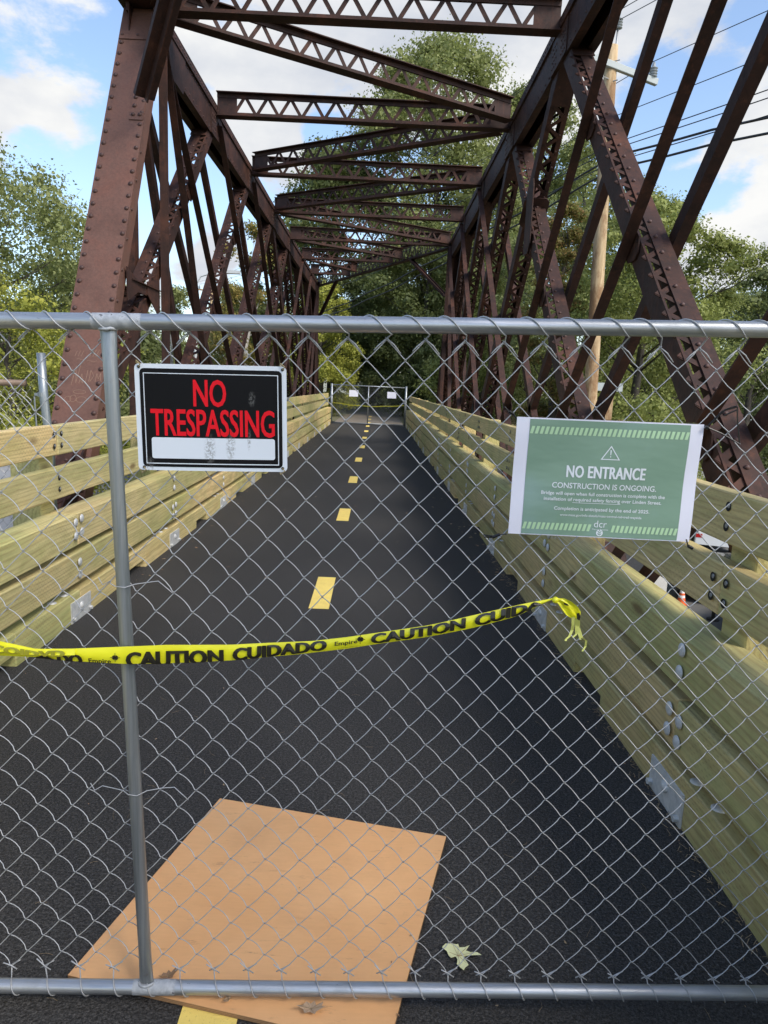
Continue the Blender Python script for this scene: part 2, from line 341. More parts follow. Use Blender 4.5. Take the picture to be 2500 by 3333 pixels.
# ------------------------------------------------------------------ mesh helpers
def tag(o, label=None, cat=None, group=None, kind=None):
    if label: o['label'] = label
    if cat: o['category'] = cat
    if group: o['group'] = group
    if kind: o['kind'] = kind
    return o
def empty(name, loc=(0, 0, 0), **k):
    o = bpy.data.objects.new(name, None); COL.objects.link(o); o.location = loc; o.empty_display_size = .2
    return tag(o, **k)
class MB:
    """collects faces, then builds ONE object"""
    def __init__(s): s.v = []; s.f = []; s.mi = []; s.cur = 0
    def add(s, vs, fs):
        b = len(s.v); s.v += [tuple(p) for p in vs]; s.f += [tuple(i+b for i in f) for f in fs]; s.mi += [s.cur]*len(fs)
    def box(s, x0, x1, y0, y1, z0, z1, O=None, E=None):
        P = [Vector((x, y, z)) for x in (x0, x1) for y in (y0, y1) for z in (z0, z1)]
        if E: P = [O + E[0]*p.x + E[1]*p.y + E[2]*p.z for p in P]
        s.add(P, [(0, 1, 3, 2), (4, 6, 7, 5), (0, 4, 5, 1), (2, 3, 7, 6), (0, 2, 6, 4), (1, 5, 7, 3)])
    def tube(s, pts, r, n=8, closed=False, caps=True, rs=None):
        pts = [Vector(p) for p in pts]; N = len(pts); rings = []; prev = None
        for i, p in enumerate(pts):
            a = pts[max(i-1, 0)]; b = pts[min(i+1, N-1)]
            if closed: a = pts[i-1]; b = pts[(i+1) % N]
            d = (b-a).normalized()
            if prev is None:
                u = d.orthogonal().normalized()
            else:
                u = (prev - d*prev.dot(d)); u = u.normalized() if u.length > 1e-6 else d.orthogonal().normalized()
            prev = u; w = d.cross(u); rr = rs[i] if rs else r
            rings.append([p + (u*math.cos(2*math.pi*k/n) + w*math.sin(2*math.pi*k/n))*rr for k in range(n)])
        vs = [q for rg in rings for q in rg]; fs = []
        M = N if closed else N-1
        for i in range(M):
            j = (i+1) % N
            for k in range(n): fs.append((i*n+k, i*n+(k+1) % n, j*n+(k+1) % n, j*n+k))
        if caps and not closed: fs += [tuple(range(n))[::-1], tuple((N-1)*n+k for k in range(n))]
        s.add(vs, fs)
    def lathe(s, prof, O=Vector((0, 0, 0)), ax=Vector((0, 0, 1)), n=12, cap=True):
        u = ax.orthogonal().normalized(); w = ax.cross(u); vs = []; fs = []
        for r, h in prof:
            for k in range(n):
                a = 2*math.pi*k/n; vs.append(O + ax*h + (u*math.cos(a)+w*math.sin(a))*r)
        for i in range(len(prof)-1):
            for k in range(n): fs.append((i*n+k, i*n+(k+1) % n, (i+1)*n+(k+1) % n, (i+1)*n+k))
        if cap: fs += [tuple(range(n))[::-1], tuple((len(prof)-1)*n+k for k in range(n))]
        s.add(vs, fs)
    def prism(s, poly, O, e1, e2, n, t0, t1):
        N = len(poly); vs = [O + e1*a + e2*b + n*t for t in (t0, t1) for a, b in poly]
        s.add(vs, [tuple(range(N))[::-1], tuple(range(N, 2*N))] + [(i, (i+1) % N, N+(i+1) % N, N+i) for i in range(N)])
    def mesh(s, name, mats, smooth=False):
        m = bpy.data.meshes.new(name); m.from_pydata(s.v, [], s.f)
        for q in (mats if isinstance(mats, (list, tuple)) else [mats]): m.materials.append(MATS[q])
        if any(s.mi): m.polygons.foreach_set('material_index', s.mi)
        if smooth: m.polygons.foreach_set('use_smooth', [True]*len(s.f))
        m.update(); return m
    def build(s, name, mats, parent=None, smooth=False, bevel=0, **k):
        o = bpy.data.objects.new(name, s.mesh(name, mats, smooth)); COL.objects.link(o)
        if parent: o.parent = parent
        if bevel:
            md = o.modifiers.new('bevel', 'BEVEL'); md.width = bevel; md.segments = 1; md.limit_method = 'ANGLE'
        return tag(o, **k)
def inst(name, mesh, mat4, parent=None, **k):
    o = bpy.data.objects.new(name, mesh); COL.objects.link(o)
    if parent: o.parent = parent
    o.matrix_basis = mat4
    return tag(o, **k)
X, Y, Z = Vector((1, 0, 0)), Vector((0, 1, 0)), Vector((0, 0, 1))
def frame(O, e1, e2, e3):
    return Matrix(((e1.x, e2.x, e3.x, O.x), (e1.y, e2.y, e3.y, O.y), (e1.z, e2.z, e3.z, O.z), (0, 0, 0, 1)))

# ------------------------------------------------------------------ ground
G0 = -5.5
CX = -.38                                    # centre line of the bridge
SD = Vector((-.456, .89, 0))                 # direction of the street below
def s_perp(x, y): return (x-CX)*.89 + (y-15.2)*.456
def y_line(x, s): return 15.2 + (s - (x-CX)*.89)/.456
ground = MB(); ground.box(-400, 400, -300, 700, G0-1, G0); ground.build('ground', 'grass_ground', kind='structure')
mb = MB()
def strip(mb, s0, s1, z, l0=-120, l1=160):
    n = Vector((.89, .456, 0)); O = Vector((CX, 15.2, 0)); d = Vector((-.456, .89, 0))
    P = [O+n*s0+d*l0, O+n*s1+d*l0, O+n*s1+d*l1, O+n*s0+d*l1]
    mb.add([Vector((p.x, p.y, z)) for p in P], [(0, 1, 2, 3)])
strip(mb, -4.2, 4.2, G0+.03); mb.build('street', 'old_asphalt', kind='structure')
mb = MB(); strip(mb, -.06, .06, G0+.036); mb.build('street_centre_line', 'yellow_paint', kind='structure')
for a, b in ((-6.1, -4.2), (4.2, 6.1)):
    mb = MB(); n = Vector((.89, .456, 0)); O = Vector((CX, 15.2, 0)); d = Vector((-.456, .89, 0))
    mb.box(a, b, -120, 160, G0, G0+.15, O, (n, d, Z)); mb.build('sidewalk', 'concrete', kind='structure')
mb = MB(); mb.box(8.2, 60, 20, 95, G0, G0+.035); mb.build('parking_lot', 'old_asphalt', kind='structure')
mb = MB()
for k in range(5): mb.box(19.5, 24.5, 30+k*2.8, 30.1+k*2.8, G0+.035, G0+.039)
mb.build('parking_line', 'white_paint_line', kind='structure')

def embankment(far):
    mb = MB(); prof = [(-11.5, G0), (-8.5, -3.9), (-5.6, -1.7), (-3.2, -.12), (2.4, -.12), (5.0, -1.9), (7.6, -3.9), (9.6, G0-.02)]
    ts = [0, 1, 2.5, 5, 9, 15, 25, 40, 70, 120]; rows = []
    for t in ts:
        row = []
        for (x, z) in prof:
            y = y_line(x, 6.3) + t if far else y_line(x, -6.3) - t
            if t > 0: z = z + noise.noise(Vector((x*.5, y*.5, 3)))*.18*(1 if abs(x-CX) > 3 else 0)
            row.append(Vector((x, y, z)))
        rows.append(row)
    n = len(prof)
    vs = [p for r in rows for p in r]; fs = []
    for i in range(len(ts)-1):
        for k in range(n-1):
            f = (i*n+k, i*n+k+1, (i+1)*n+k+1, (i+1)*n+k); fs.append(f if far else f[::-1])
    mb.add(vs, fs)
    return mb.build('embankment_ground', 'grass_ground', kind='structure')
embankment(True); embankment(False)
def abutment(s, sign, lab, l0=-7.2, l1=7.2):
    mb = MB(); n = Vector((.89, .456, 0)); O = Vector((CX, 15.2, 0)); d = Vector((-.456, .89, 0))
    a, b = sorted((s, s+.7*sign))
    mb.box(a, b, l0, l1, G0, -.75, O, (n, d, Z))
    c, e = sorted((s+.35*sign, s+.75*sign)); mb.box(c, e, l0+.4, l1-.4, -.748, -.16, O, (n, d, Z))
    mb.build('abutment_wall', 'concrete', label=lab, cat='abutment')
abutment(-6.2, -1, 'grey concrete abutment wall under the near end of the bridge')
abutment(6.2, 1, 'grey concrete abutment wall under the far end of the bridge', -2.6, 7.2)

# ------------------------------------------------------------------ deck, trail, dashes
mb = MB(); mb.box(-2.30, 1.53, -6, 33.6, -.14, 0); mb.build('asphalt_path', 'asphalt', kind='structure')
mb = MB(); mb.box(-2.42, 1.66, -6, 33.6, -.40, -.142); mb.build('deck_slab', 'concrete', kind='structure')
mb = MB(); pts = []
def trail_c(y): return -.39 + (0 if y < 40 else .012*(y-40)**2)
ys = [33.6, 36, 39, 42, 45, 48, 52, 56, 60, 66]
for y in ys: c = trail_c(y); pts += [Vector((c-1.65, y, -.03)), Vector((c+1.65, y, -.03))]
mb.add(pts, [(2*i, 2*i+1, 2*i+3, 2*i+2) for i in range(len(ys)-1)]); mb.build('trail_beyond', 'dirt_trail', kind='structure')
mb = MB(); mb.add([Vector((-7, 35.5, -.05)), Vector((5, 35.5, -.05)), Vector((7, 75, .0)), Vector((-12, 75, .0))], [(0, 1, 2, 3)]); mb.build('verge_grass', 'grass_ground', kind='structure')
for k in range(13):
    yc = 5.72 + 3.655*(k-1) - .0
    if yc > 45: break
    z = .004 if yc < 33 else -.025
    mb = MB(); mb.box(-.468, -.312, yc-.457, yc+.457, z-.003, z); mb.build('centre_line_dash', 'yellow_paint', kind='structure')

# ------------------------------------------------------------------ the truss bridge
LI, LO, RI, RO = -2.64, -2.94, 1.88, 2.18
ZT, ZB, PAN = 5.55, .10, 3.05
bridge = empty('truss_bridge', (CX, 15, 0), label='rusty brown riveted steel truss bridge with lattice struts overhead', cat='bridge')
def rivet_mesh(r=.025, name='rivet'):
    m = MB(); m.lathe([(r, 0), (r*.92, r*.35), (r*.6, r*.68), (.001, r*.85)], n=10, cap=False); return m.mesh(name, 'rivet_steel', True)
RIV = rivet_mesh(); RIV_S = rivet_mesh(.016)
n_riv = [0]
def rivets(parent, pts, nrm, mesh=RIV):
    q = nrm.to_track_quat('Z', 'Y').to_matrix().to_4x4()
    for p in pts:
        inst('rivet', mesh, Matrix.Translation(p) @ q, parent); n_riv[0] += 1
def rivet_mass(parent, pts, nrm, r=.016):
    m = MB()
    for p in pts: m.lathe([(r, 0), (r*.8, r*.5), (r*.1, r*.8)], O=p, ax=nrm, n=6, cap=False)
    return m.build('rivet_row', 'rivet_steel', parent, kind='stuff')

def chord(side, xi, xo, y0, y1, joints):
    """top chord: two webs, angles, a cover plate; open below"""
    s = 1 if side == 'R' else -1
    m = MB(); xa, xb = min(xi, xo), max(xi, xo)
    for x in (xi, xo):
        w = .012*s*(1 if x == xi else -1)
        a, b = sorted((x, x+w)); m.box(a, b, y0, y1, 5.335, 5.79)
    for x, d in ((xi, 1), (xo, -1)):          # bottom angles and top angles turned inward
        a, b = sorted((x+.013*s*d, x+.095*s*d))
        m.box(a, b, y0, y1, 5.337, 5.349)
    m.box(xa-.03, xb+.03, y0-.1, y1+.1, 5.792, 5.806)
    for x, d in ((xi, -1), (xo, 1)):          # outstanding top angle
        a, b = sorted((x, x+.028*s*d)); m.box(a, b, y0, y1, 5.70, 5.79)
    c = m.build('top_chord', 'rusty_steel', bridge)
    xs = xi - .001*s
    pts = []; y = y0+.3
    while y < min(y1, 19):
        pts.append(Vector((xi-.0*s, y, 5.385))); y += .19
    rivet_mass(c, pts, Vector((-s, 0, 0)), .015)
    pts = []; y = y0+.1
    while y < min(y1, 24):
        pts += [Vector((xi-.028*s, y, 5.745)), Vector((xi, y+.05, 5.675))]; y += .10
    rivet_mass(c, pts, Vector((-s, 0, 0)), .013)
    for yj in joints:                          # splice / gusset plates on the inner web
        m = MB(); a, b = sorted((xi-.002*s, xi-.014*s)); m.box(a, b, yj-.34, yj+.34, 5.338, 5.695)
        g = m.build('gusset_plate', 'rusty_steel', c)
        pts = [Vector((xi-.014*s, yj+dy, z)) for dy in (-.28, -.2, -.12, .12, .2, .28) for z in (5.40, 5.47, 5.54, 5.61)]
        rivet_mass(c, pts, Vector((-s, 0, 0)), .014)
    return c
left_nodes = [8.7+PAN*k for k in range(8)]; right_nodes = [-.45+PAN*k for k in range(8)]
CH = {}
CH['L'] = chord('L', LI, LO, 8.75, 30.3, left_nodes[1:7]); CH['R'] = chord('R', RI, RO, -.45, 21.1, right_nodes[1:7])

def member_frame(y0, z0, y1, z1):
    u = Vector((0, y1-y0, z1-z0)); Ln = u.length; u.normalize()
    n = Vector((0, -u.z, u.y))
    if n.y > 0: n = -n          # the face turned towards the near end
    return Vector((0, y0, z0)), u, n, Ln
BARS = [0]
BAR_LIMIT = 290
def lace_bars(parent, O, u, a0, a1, e_off, xa, xb, wid, pitch, thick, n, limit=True, mat='rusty_steel', nz=0.0):
    """zigzag flat bars between xa and xb on the plane O + n*nz"""
    L = a1-a0; k = max(2, round(L/pitch)); step = L/k
    joined = MB(); use_parts = BARS[0]+k <= BAR_LIMIT
    mesh_cache = {}
    for i in range(k):
        p = O + u*(a0+i*step) + n*nz; q = O + u*(a0+(i+1)*step) + n*nz
        pa = p + e_off*(xa if i % 2 == 0 else xb); qb = q + e_off*(xb if i % 2 == 0 else xa)
        d = (qb-pa); ln = d.length; d.normalize(); w = n.cross(d).normalized()
        off = (.003 if i % 2 else 0.0)
        if use_parts:
            if i % 2 not in mesh_cache:
                m = MB(); m.box(-.03, ln+.03, -wid/2, wid/2, 0, thick); mesh_cache[i % 2] = m.mesh('lacing_bar', mat)
            inst('lacing_bar', mesh_cache[i % 2], frame(pa+n*off, d, w, n), parent)
        else:
            joined.box(-.03, ln+.03, -wid/2, wid/2, off, off+thick, pa, (d, w, n))
    if use_parts: BARS[0] += k
    else: joined.build('lacing', mat, parent, kind='stuff')

def laced_post(side, ytop, ybot, prio=True, full=False):
    xi, xo = (LI, LO) if side == 'L' else (RI, RO); s = 1 if side == 'R' else -1
    O, u, n, Ln = member_frame(ybot, ZB, ytop, ZT)
    H = .10; up = ytop > ybot; E = (X, u, n); O0 = Vector((0, O.y, O.z)); m = MB()
    xi2 = xi+.025*s
    def bx(x0, x1, l0, l1, n0, n1): a, b = sorted((xi2+x0*s, xi2+x1*s)); m.box(a, b, l0, l1, n0, n1, O0, E)
    if up:
        bx(0, .010, 0, Ln-.1, -H, H); bx(.010, .018, 0, Ln-.1, H-.012, H)
        bx(.165, .177, 0, Ln-.1, -H, H-.026); bx(.085, .165, 0, Ln-.1, H-.004, H+.006); bx(.165, .235, 0, Ln-.1, H-.026, H-.014)
        bx(.010, .03, 0, Ln-.1, -H, -H+.012); W0, W1, PT_, BW = .004, .125, .11, .046
    else:
        bx(0, .010, 0, Ln-.1, -H, H); bx(.010, .060, 0, Ln-.1, H-.012, H); bx(.225, .235, 0, Ln-.1, -H, H); bx(.175, .225, 0, Ln-.1, H-.012, H)
        bx(.010, .06, 0, Ln-.1, -H, -H+.012); bx(.175, .225, 0, Ln-.1, -H, -H+.012); W0, W1, PT_, BW = .045, .19, .125, .04
    bx(.002, .233, Ln-.62, Ln-.12, H+.010, H+.018); bx(.002, .233, 0, .5, H+.010, H+.018)
    post = m.build('laced_diagonal', 'rusty_steel', bridge); xo2 = xi2+.17*s if up else xi2+.24*s
    lace_bars(post, O0, u, .5, Ln-.62, X, xi2+W0*s, xi2+W1*s, BW, PT_, .007, n, nz=(H-.016 if up else H+.001))
    mm = BARS[0]; BARS[0] = 10**6
    if not up: lace_bars(post, O0, u, .5, Ln-.62, X, xi2+.03*s, xi2+(.14 if up else .19)*s, .03, .17, .006, -n, nz=H+.001)
    BARS[0] = mm
    pts = [O0 + X*(xo2-.05*s) + u*(.5+i*.21) + n*(H+.011) for i in range(int((Ln-1.1)/.21))]
    if min(ytop, ybot) < 12 and n_riv[0] < 215: rivets(post, pts, n, RIV_S)
    else: rivet_mass(post, pts, n, .014)
    return post
def tie(side, ytop, ybot, prio=False, leg=.11, ztop=ZT):
    """tension member: a pair of angles, one each side of the chord"""
    s = 1 if side == 'R' else -1; xi, xo = (LI, LO) if side == 'L' else (RI, RO)
    O, u, n, Ln = member_frame(ybot, ZB, ytop, ztop)
    for x, d in ((xi-.002*s, -1), (xo+.002*s, 1)):
        m = MB(); E = (X, u, n); O0 = Vector((0, O.y, O.z))
        f = 1 if d == -1 else 1
        a, b = sorted((x, x+leg*s*d*.8)); le = Ln-.25 if d == 1 else Ln+.05
        m.box(a, b, -.05, le, .055, .067, O0, E)
        a, b = sorted((x, x+.012*s*d)); m.box(a, b, -.05, le, -.055, .055, O0, E)
        m.build('tie_angle', 'rusty_steel', bridge)
def hip_vertical(side, y):
    s = 1 if side == 'R' else -1; xi, xo = (LI, LO) if side == 'L' else (RI, RO)
    for x, d in ((xi, -1), (xo, 1)):
        m = MB(); a, b = sorted((x, x+.10*s*d)); m.box(a, b, y-.01, y+.002, ZB, 5.42)
        a, b = sorted((x, x+.012*s*d)); m.box(a, b, y+.002, y+.13, ZB, 5.42); m.build('hip_hanger', 'rusty_steel', bridge)
for side, nd in (('L', left_nodes), ('R', right_nodes)):
    up_laced = [1, 2, 3, 4]; dn_laced = [3, 4, 5, 6]
    for j in up_laced: laced_post(side, nd[j]-.0, nd[j]-2*PAN)
    for j in dn_laced: laced_post(side, nd[j], nd[j]+2*PAN)
    for j in (5, 6, 7): tie(side, nd[j]+.05, nd[j]-2*PAN+.05)
    for j in (0, 1, 2): tie(side, nd[j]+.1, nd[j]+2*PAN+.1)
    tie(side, nd[0]+.25, nd[0]+PAN+.1); tie(side, nd[7]-.25, nd[7]-PAN-.1)
    hip_vertical(side, nd[0]+.15); hip_vertical(side, nd[7]-.15)
    # connection plates where the diagonals cross
    s = 1 if side == 'R' else -1; xi = LI if side == 'L' else RI
    for j in range(0, 7):
        yc = nd[j]+PAN*.5+1.525*0; 
        for lev, (yy, zz) in enumerate(((nd[j]+PAN*.5, ZT-PAN*.5/ (2*PAN)*(ZT-ZB)), (nd[j]+PAN*.5, ZB+PAN*.5/(2*PAN)*(ZT-ZB)), (nd[j]+PAN*1.0, (ZT+ZB)/2))):
            m = MB(); a, b = sorted((xi+.006*s, xi+.018*s)); r = .13
            oct_ = [(-r, -r*.55), (-r*.55, -r), (r*.55, -r), (r, -r*.55), (r, r*.55), (r*.55, r), (-r*.55, r), (-r, r*.55)]
            m.prism([(p*1.0, q*.8) for p, q in oct_], Vector((0, yy, zz)), Y, Z, X, a, b)
            m.build('gusset_plate', 'rusty_steel', bridge)
    # bottom chord and its node plates
    m = MB(); y0, y1 = nd[0]-3.0, nd[7]+3.0; xo = LO if side == 'L' else RO
    for x in (xi, xo): a, b = sorted((x, x+.012*s*(1 if x == xi else -1))); m.box(a, b, y0, y1, ZB-1.05, ZB-.70)
    m.build('bottom_chord', 'rusty_steel', bridge)
    for k in range(-1, 9):
        yk = nd[0]+PAN*k; m = MB(); a, b = sorted((xi-.004*s, xi-.016*s))
        m.prism([(-.34, -.34), (.34, -.34), (.34, .0), (.17, .18), (-.17, .18), (-.34, .0)], Vector((0, yk, ZB-.70)), Y, Z, X, a, b)
        m.build('gusset_plate', 'rusty_steel', bridge)
# octagonal batten on the face of the right lattice, where the two laced diagonals cross
m = MB(); O, u, n, Ln = member_frame(14.8, ZB, 8.7, ZT)
m.prism([(-.17, -.2), (-.12, -.25), (.12, -.25), (.17, -.2), (.17, .15), (.12, .2), (-.12, .2), (-.17, .15)], Vector((RI+.13, 0, 0))+O+u*(Ln*.755), X, u, n, .12, .135)
o = m.build('batten_plate', 'rusty_steel', bridge)
m = MB(); m.prism([(-.2, -.34), (-.08, -.45), (.16, -.45), (.2, -.34), (.2, .34), (.1, .45), (-.14, .45), (-.2, .34)], Vector((0, 9.75, 3.95)), (Y*1.0), Z, X, RI-.016, RI-.004)
m.build('gusset_plate', 'rusty_steel', bridge)

def end_post(side, near=True):
    s = 1 if side == 'R' else -1; xi, xo = (LI, LO) if side == 'L' else (RI, RO)
    nd = left_nodes if side == 'L' else right_nodes
    sl = .487
    if near: ya, yb = nd[0]-1.98+sl*(-.6), nd[0]-1.98+sl*4.62        # front face line  (z from .7 to ...)
    zf = lambda z: (6.72-8.7+nd[0]) + sl*(z-1.3)
    if near: p0 = (zf(-.4), -.4); p1 = (zf(5.80), 5.80)
    else:
        h = nd[7]+nd[0]; p0 = (h-zf(-.4), -.4); p1 = (h-zf(5.80), 5.80)
    O = Vector((0, p0[0], p0[1])); u = Vector((0, p1[0]-p0[0], p1[1]-p0[1])); Ln = u.length; u.normalize()
    n = Vector((0, -u.z, u.y)) if near else Vector((0, u.z, -u.y))   # outward normal
    E = (X, u, n)
    a, b = sorted((xi-.02*s, xo+.10*s))
    m = MB(); m.box(a, b, 0, Ln, -.014, 0, O, E)                 # cover plate
    for x, d in ((xi+.01*s, 1), (xo+.05*s, -1)):
        c, e = sorted((x, x+.012*s*d)); m.box(c, e, 0, Ln, -.24, -.016, O, E)
        c, e = sorted((x-.0*s, x-.022*s*d)); m.box(c, e, 0, Ln, -.10, -.016, O, E)
        c, e = sorted((x, x+.08*s*d)); m.box(c, e, 0, Ln, -.252, -.24, O, E)
    post = m.build('end_post', ['weathered_plate' if near and side == 'L' else 'rusty_steel'], bridge)
    return post, O, u, n, a, b, Ln
ep, O, u, n, a, b, Ln = end_post('L', True)
rp = [O+u*(.12+i*.152)+n*0+X*(b-.033) for i in range(int((Ln-.5)/.152))] + [O+u*(.16+i*.152)+X*(a+.04) for i in range(int((Ln-.5)/.152))]
rp = [p for p in rp if not (abs(p.z-5.42) < .03)]
rivets(ep, rp, n)
rivets(ep, [O+u*(.3+i*.36)+n*(-.06)+X*(LI-.01+.022) for i in range(14)], X, RIV_S)
m = MB(); m.box(a+.005, b-.005, Ln-.46, Ln-.02, .001, .012, O, (X, u, n)); cp = m.build('cover_splice', 'weathered_plate', ep)
rivets(cp, [O+u*(Ln-.40)+n*.012+X*(a+(b-a)*f) for f in (.1, .5, .9)], n, RIV_S)
# bracket plate where the knee brace lands
zz = lambda z: (z+.4)/u.z
m = MB(); m.box(b-.155, b-.012, zz(4.40), zz(4.86), .001, .011, O, (X, u, n)); bp = m.build('bracket_plate', 'weathered_plate', ep)
rivets(bp, [O+u*(zz(4.46)+i*.115)+n*.011+X*(b-.118) for i in range(4)] + [O+u*(zz(4.46))+n*.011+X*(b-.045)], n)
# scratched chalk marks
def scratch(pts, w=.0035):
    m = MB()
    for ln in pts:
        for (x0, y0), (x1, y1) in zip(ln[:-1], ln[1:]):
            p = O+X*(a+x0)+u*y0+n*.001; q = O+X*(a+x1)+u*y1+n*.001; d = (q-p); L_ = d.length
            if L_ < 1e-5: continue
            d.normalize(); m.box(0, L_, -w/2, w/2, 0, .0012, p, (d, n.cross(d), n))
    return m.build('chalk_graffiti', 'chalk_scratch', ep)
g0 = zz(1.42)
lines = []
rg = random.Random(3)
for k in range(3): lines.append([(.12+.03*k, g0+.50), (.135+.03*k, g0+.56)])
for k in range(3): lines.append([(.26+.03*k, g0+.50), (.285+.03*k, g0+.58)])
lines.append([(.14+.012*i, g0+.47+.006*math.sin(i)) for i in range(8)]); lines.append([(.24+.012*i, g0+.455+.008*math.sin(i*.9)) for i in range(9)])
lines.append([(.13, g0+.2), (.15, g0+.4), (.17, g0+.22), (.19, g0+.4)]); lines.append([(.2, g0+.22), (.215, g0+.32), (.235, g0+.22), (.205, g0+.26), (.24, g0+.27)])
lines.append([(.26, g0+.23), (.265, g0+.36)]); lines.append([(.29, g0+.24), (.295, g0+.36), (.33, g0+.30), (.3, g0+.24)]); lines.append([(.35, g0+.24), (.355, g0+.33), (.375, g0+.27), (.39, g0+.33), (.40, g0+.24)])
for cx_, cy_, rx, ry in ((.12, .05, .03, .03), (.17, .06, .03, .035), (.25, .05, .05, .03), (.22, .13, .06, .02)):
    lines.append([(cx_+rx*math.cos(t_*.5), g0+cy_+ry*math.sin(t_*.5)) for t_ in range(14)])
scratch(lines)
EPL = (O.copy(), u.copy(), n.copy())
end_post('R', True); end_post('L', False); end_post('R', False)
# small bracing strut between end post and hip hanger, left truss
m = MB()
for x in (LI+.005, LO): m.box(x-.035, x+.035, 7.75, 8.72, 2.70, 2.71); m.box(x-.006, x+.006, 7.75, 8.72, 2.60, 2.70)
br = m.build('bracing_strut', 'rusty_steel', bridge)
m = MB()
for k in range(6): m.box(LO, LI, 7.8+k*.16, 7.86+k*.16, 2.595, 2.603)
m.build('lacing', 'rusty_steel', br, kind='stuff')
m = MB(); m.prism([(0, -.28), (.0, .16), (-.45, .08), (-.45, -.06)], Vector((0, 8.72, 2.67)), Y, Z, X, LI+.012, LI+.022); m.build('gusset_plate', 'rusty_steel', br)
m = MB(); m.prism([(0, -.2), (.0, .14), (.32, .05), (.32, -.08)], Vector((0, 7.62, 2.67)), Y, Z, X, LI+.012, LI+.022); m.build('gusset_plate', 'rusty_steel', br)

# overhead struts and lateral bracing
def lattice_strut(p0, p1, h=.34, parts=True, name='lattice_strut', pitch=.17, ends=True, dz=0.0):
    p0 = Vector(p0); p1 = Vector(p1); u = (p1-p0); Ln = u.length; u.normalize()
    n = Vector((u.y, -u.x, 0)).normalized()
    if n.y > 0: n = -n
    e = n.cross(u).normalized()
    if e.z < 0: e = -e
    m = MB(); E = (u, n, e)
    for z0, z1, out in ((0, .012, 1), (h-.012, h, 1)):
        m.box(0, Ln, -.09, .09, z0, z1, p0, E)
    for s_ in (-1, 1):
        a, b = sorted((s_*.006, s_*.016)); m.box(0, Ln, a, b, .012, .07, p0, E); m.box(0, Ln, a, b, h-.07, h-.012, p0, E)
    if ends:
        m.box(.0, .30, -.005, .005, .012, h-.012, p0, E); m.box(Ln-.30, Ln, -.005, .005, .012, h-.012, p0, E)
    st = m.build(name, 'rusty_steel', bridge)
    save = BARS[0]
    if not parts: BARS[0] = 10**6
    # bars zigzag in the strut's vertical plane
    L = Ln-.5; k = round(L/pitch); step = L/k; cache = {}; jo = MB(); use = BARS[0]+k <= BAR_LIMIT
    for i in range(k):
        za, zb = (.035, h-.035) if i % 2 == 0 else (h-.035, .035)
        q0 = p0+u*(.25+i*step)+e*za; q1 = p0+u*(.25+(i+1)*step)+e*zb; d = (q1-q0); ln = d.length; d.normalize()
        w = n.cross(d); off = -.006 if i % 2 else .0
        if use:
            if i % 2 not in cache:
                mm = MB(); mm.box(-.02, ln+.02, -.024, .024, 0, .006); cache[i % 2] = mm.mesh('lacing_bar', 'rusty_steel')
            inst('lacing_bar', cache[i % 2], frame(q0+n*off, d, w, n), st)
        else: jo.box(-.02, ln+.02, -.024, .024, off, off+.006, q0, (d, w, n))
    if use: BARS[0] = save+k
    else: jo.build('lacing', 'rusty_steel', st, kind='stuff'); BARS[0] = save
    # end bracket
    return st
XL, XR = LI+.02, RI-.02
ZS = 5.66
def node_ok_R(y): return right_nodes[0]-.01 <= y <= right_nodes[-1]+.01
def portal_x(y):                        # x on the far portal line at this y
    (x0, y0), (x1, y1) = (XR, right_nodes[7]), (XL, left_nodes[7])
    return x0+(x1-x0)*(y-y0)/(y1-y0)
for k, y in enumerate(left_nodes[:5]):
    lattice_strut((XL, y, ZS), (XR, y, ZS), parts=(k < 3))
for y in right_nodes[1:3]: lattice_strut((XL, y, ZS), (XR, y, ZS), parts=False) if False else None
dz = .05
lattice_strut((XL+.1, 8.95, ZS+.04), (XR-.05, 11.5, ZS+.04), .32, True, 'lateral_brace')
lattice_strut((XR-.1, 12.0, ZS+.04), (XL+.08, 14.65, ZS+.04), .32, True, 'lateral_brace')
lattice_strut((XR-.1, 15.0, ZS+.04), (XL+.08, 17.7, ZS+.04), .32, False, 'lateral_brace')
lattice_strut((XL+.1, 18.1, ZS+.02), (XR-.05, 20.7, ZS+.02), .32, False, 'lateral_brace')
for y in left_nodes[5:7]: lattice_strut((XL, y, ZS), (portal_x(y)-.05, y, ZS), parts=False)
y = 24.9; lattice_strut((XL+.1, 21.2, ZS+.02), (portal_x(23.4)-.05, 23.3, ZS+.02), .32, False, 'lateral_brace')
lattice_strut((XL+.1, 24.25, ZS+.02), (portal_x(26.5)-.05, 26.3, ZS+.02), .32, False, 'lateral_brace')
lattice_strut((XR, right_nodes[7], ZS-.05), (XL, left_nodes[7], ZS-.05), .46, False, 'portal_strut', .14)
# near portal (over and behind the camera) with its knee brace
lattice_strut((XL, left_nodes[0]+.1, ZS+.1), (XR, right_nodes[0], ZS+.1), .46, False, 'portal_strut', .14)
def brace(p0, p1, w=.11, name='knee_brace'):
    p0 = Vector(p0); p1 = Vector(p1); u = (p1-p0); Ln = u.length; u.normalize()
    h = Vector((0, 0, 1)); e = u.cross(h).normalized(); f = e.cross(u)
    m = MB(); E = (u, e, f); m.box(0, Ln, -w, w, -.006, .006, p0, E); m.box(0, Ln, -.007, .007, -w*.9, -.006, p0, E); m.box(0, Ln, w-.012, w, .006, .05, p0, E); m.box(0, Ln, -w, -w+.012, .006, .05, p0, E)
    return m.build(name, 'rusty_steel', bridge)
brace((LI+.09, 8.05, 4.56), (-1.80, 7.15, 5.80), .105)
brace((LI+.05, left_nodes[7]+.55, 4.4), (-1.75, 28.2, 5.6), .07)
brace((RI-.05, right_nodes[7]+.55, 4.4), (.85, 22.9, 5.6), .07)
brace((RI-.02, right_nodes[0]-.5, 4.5), (1.2, .9, 5.75), .085)
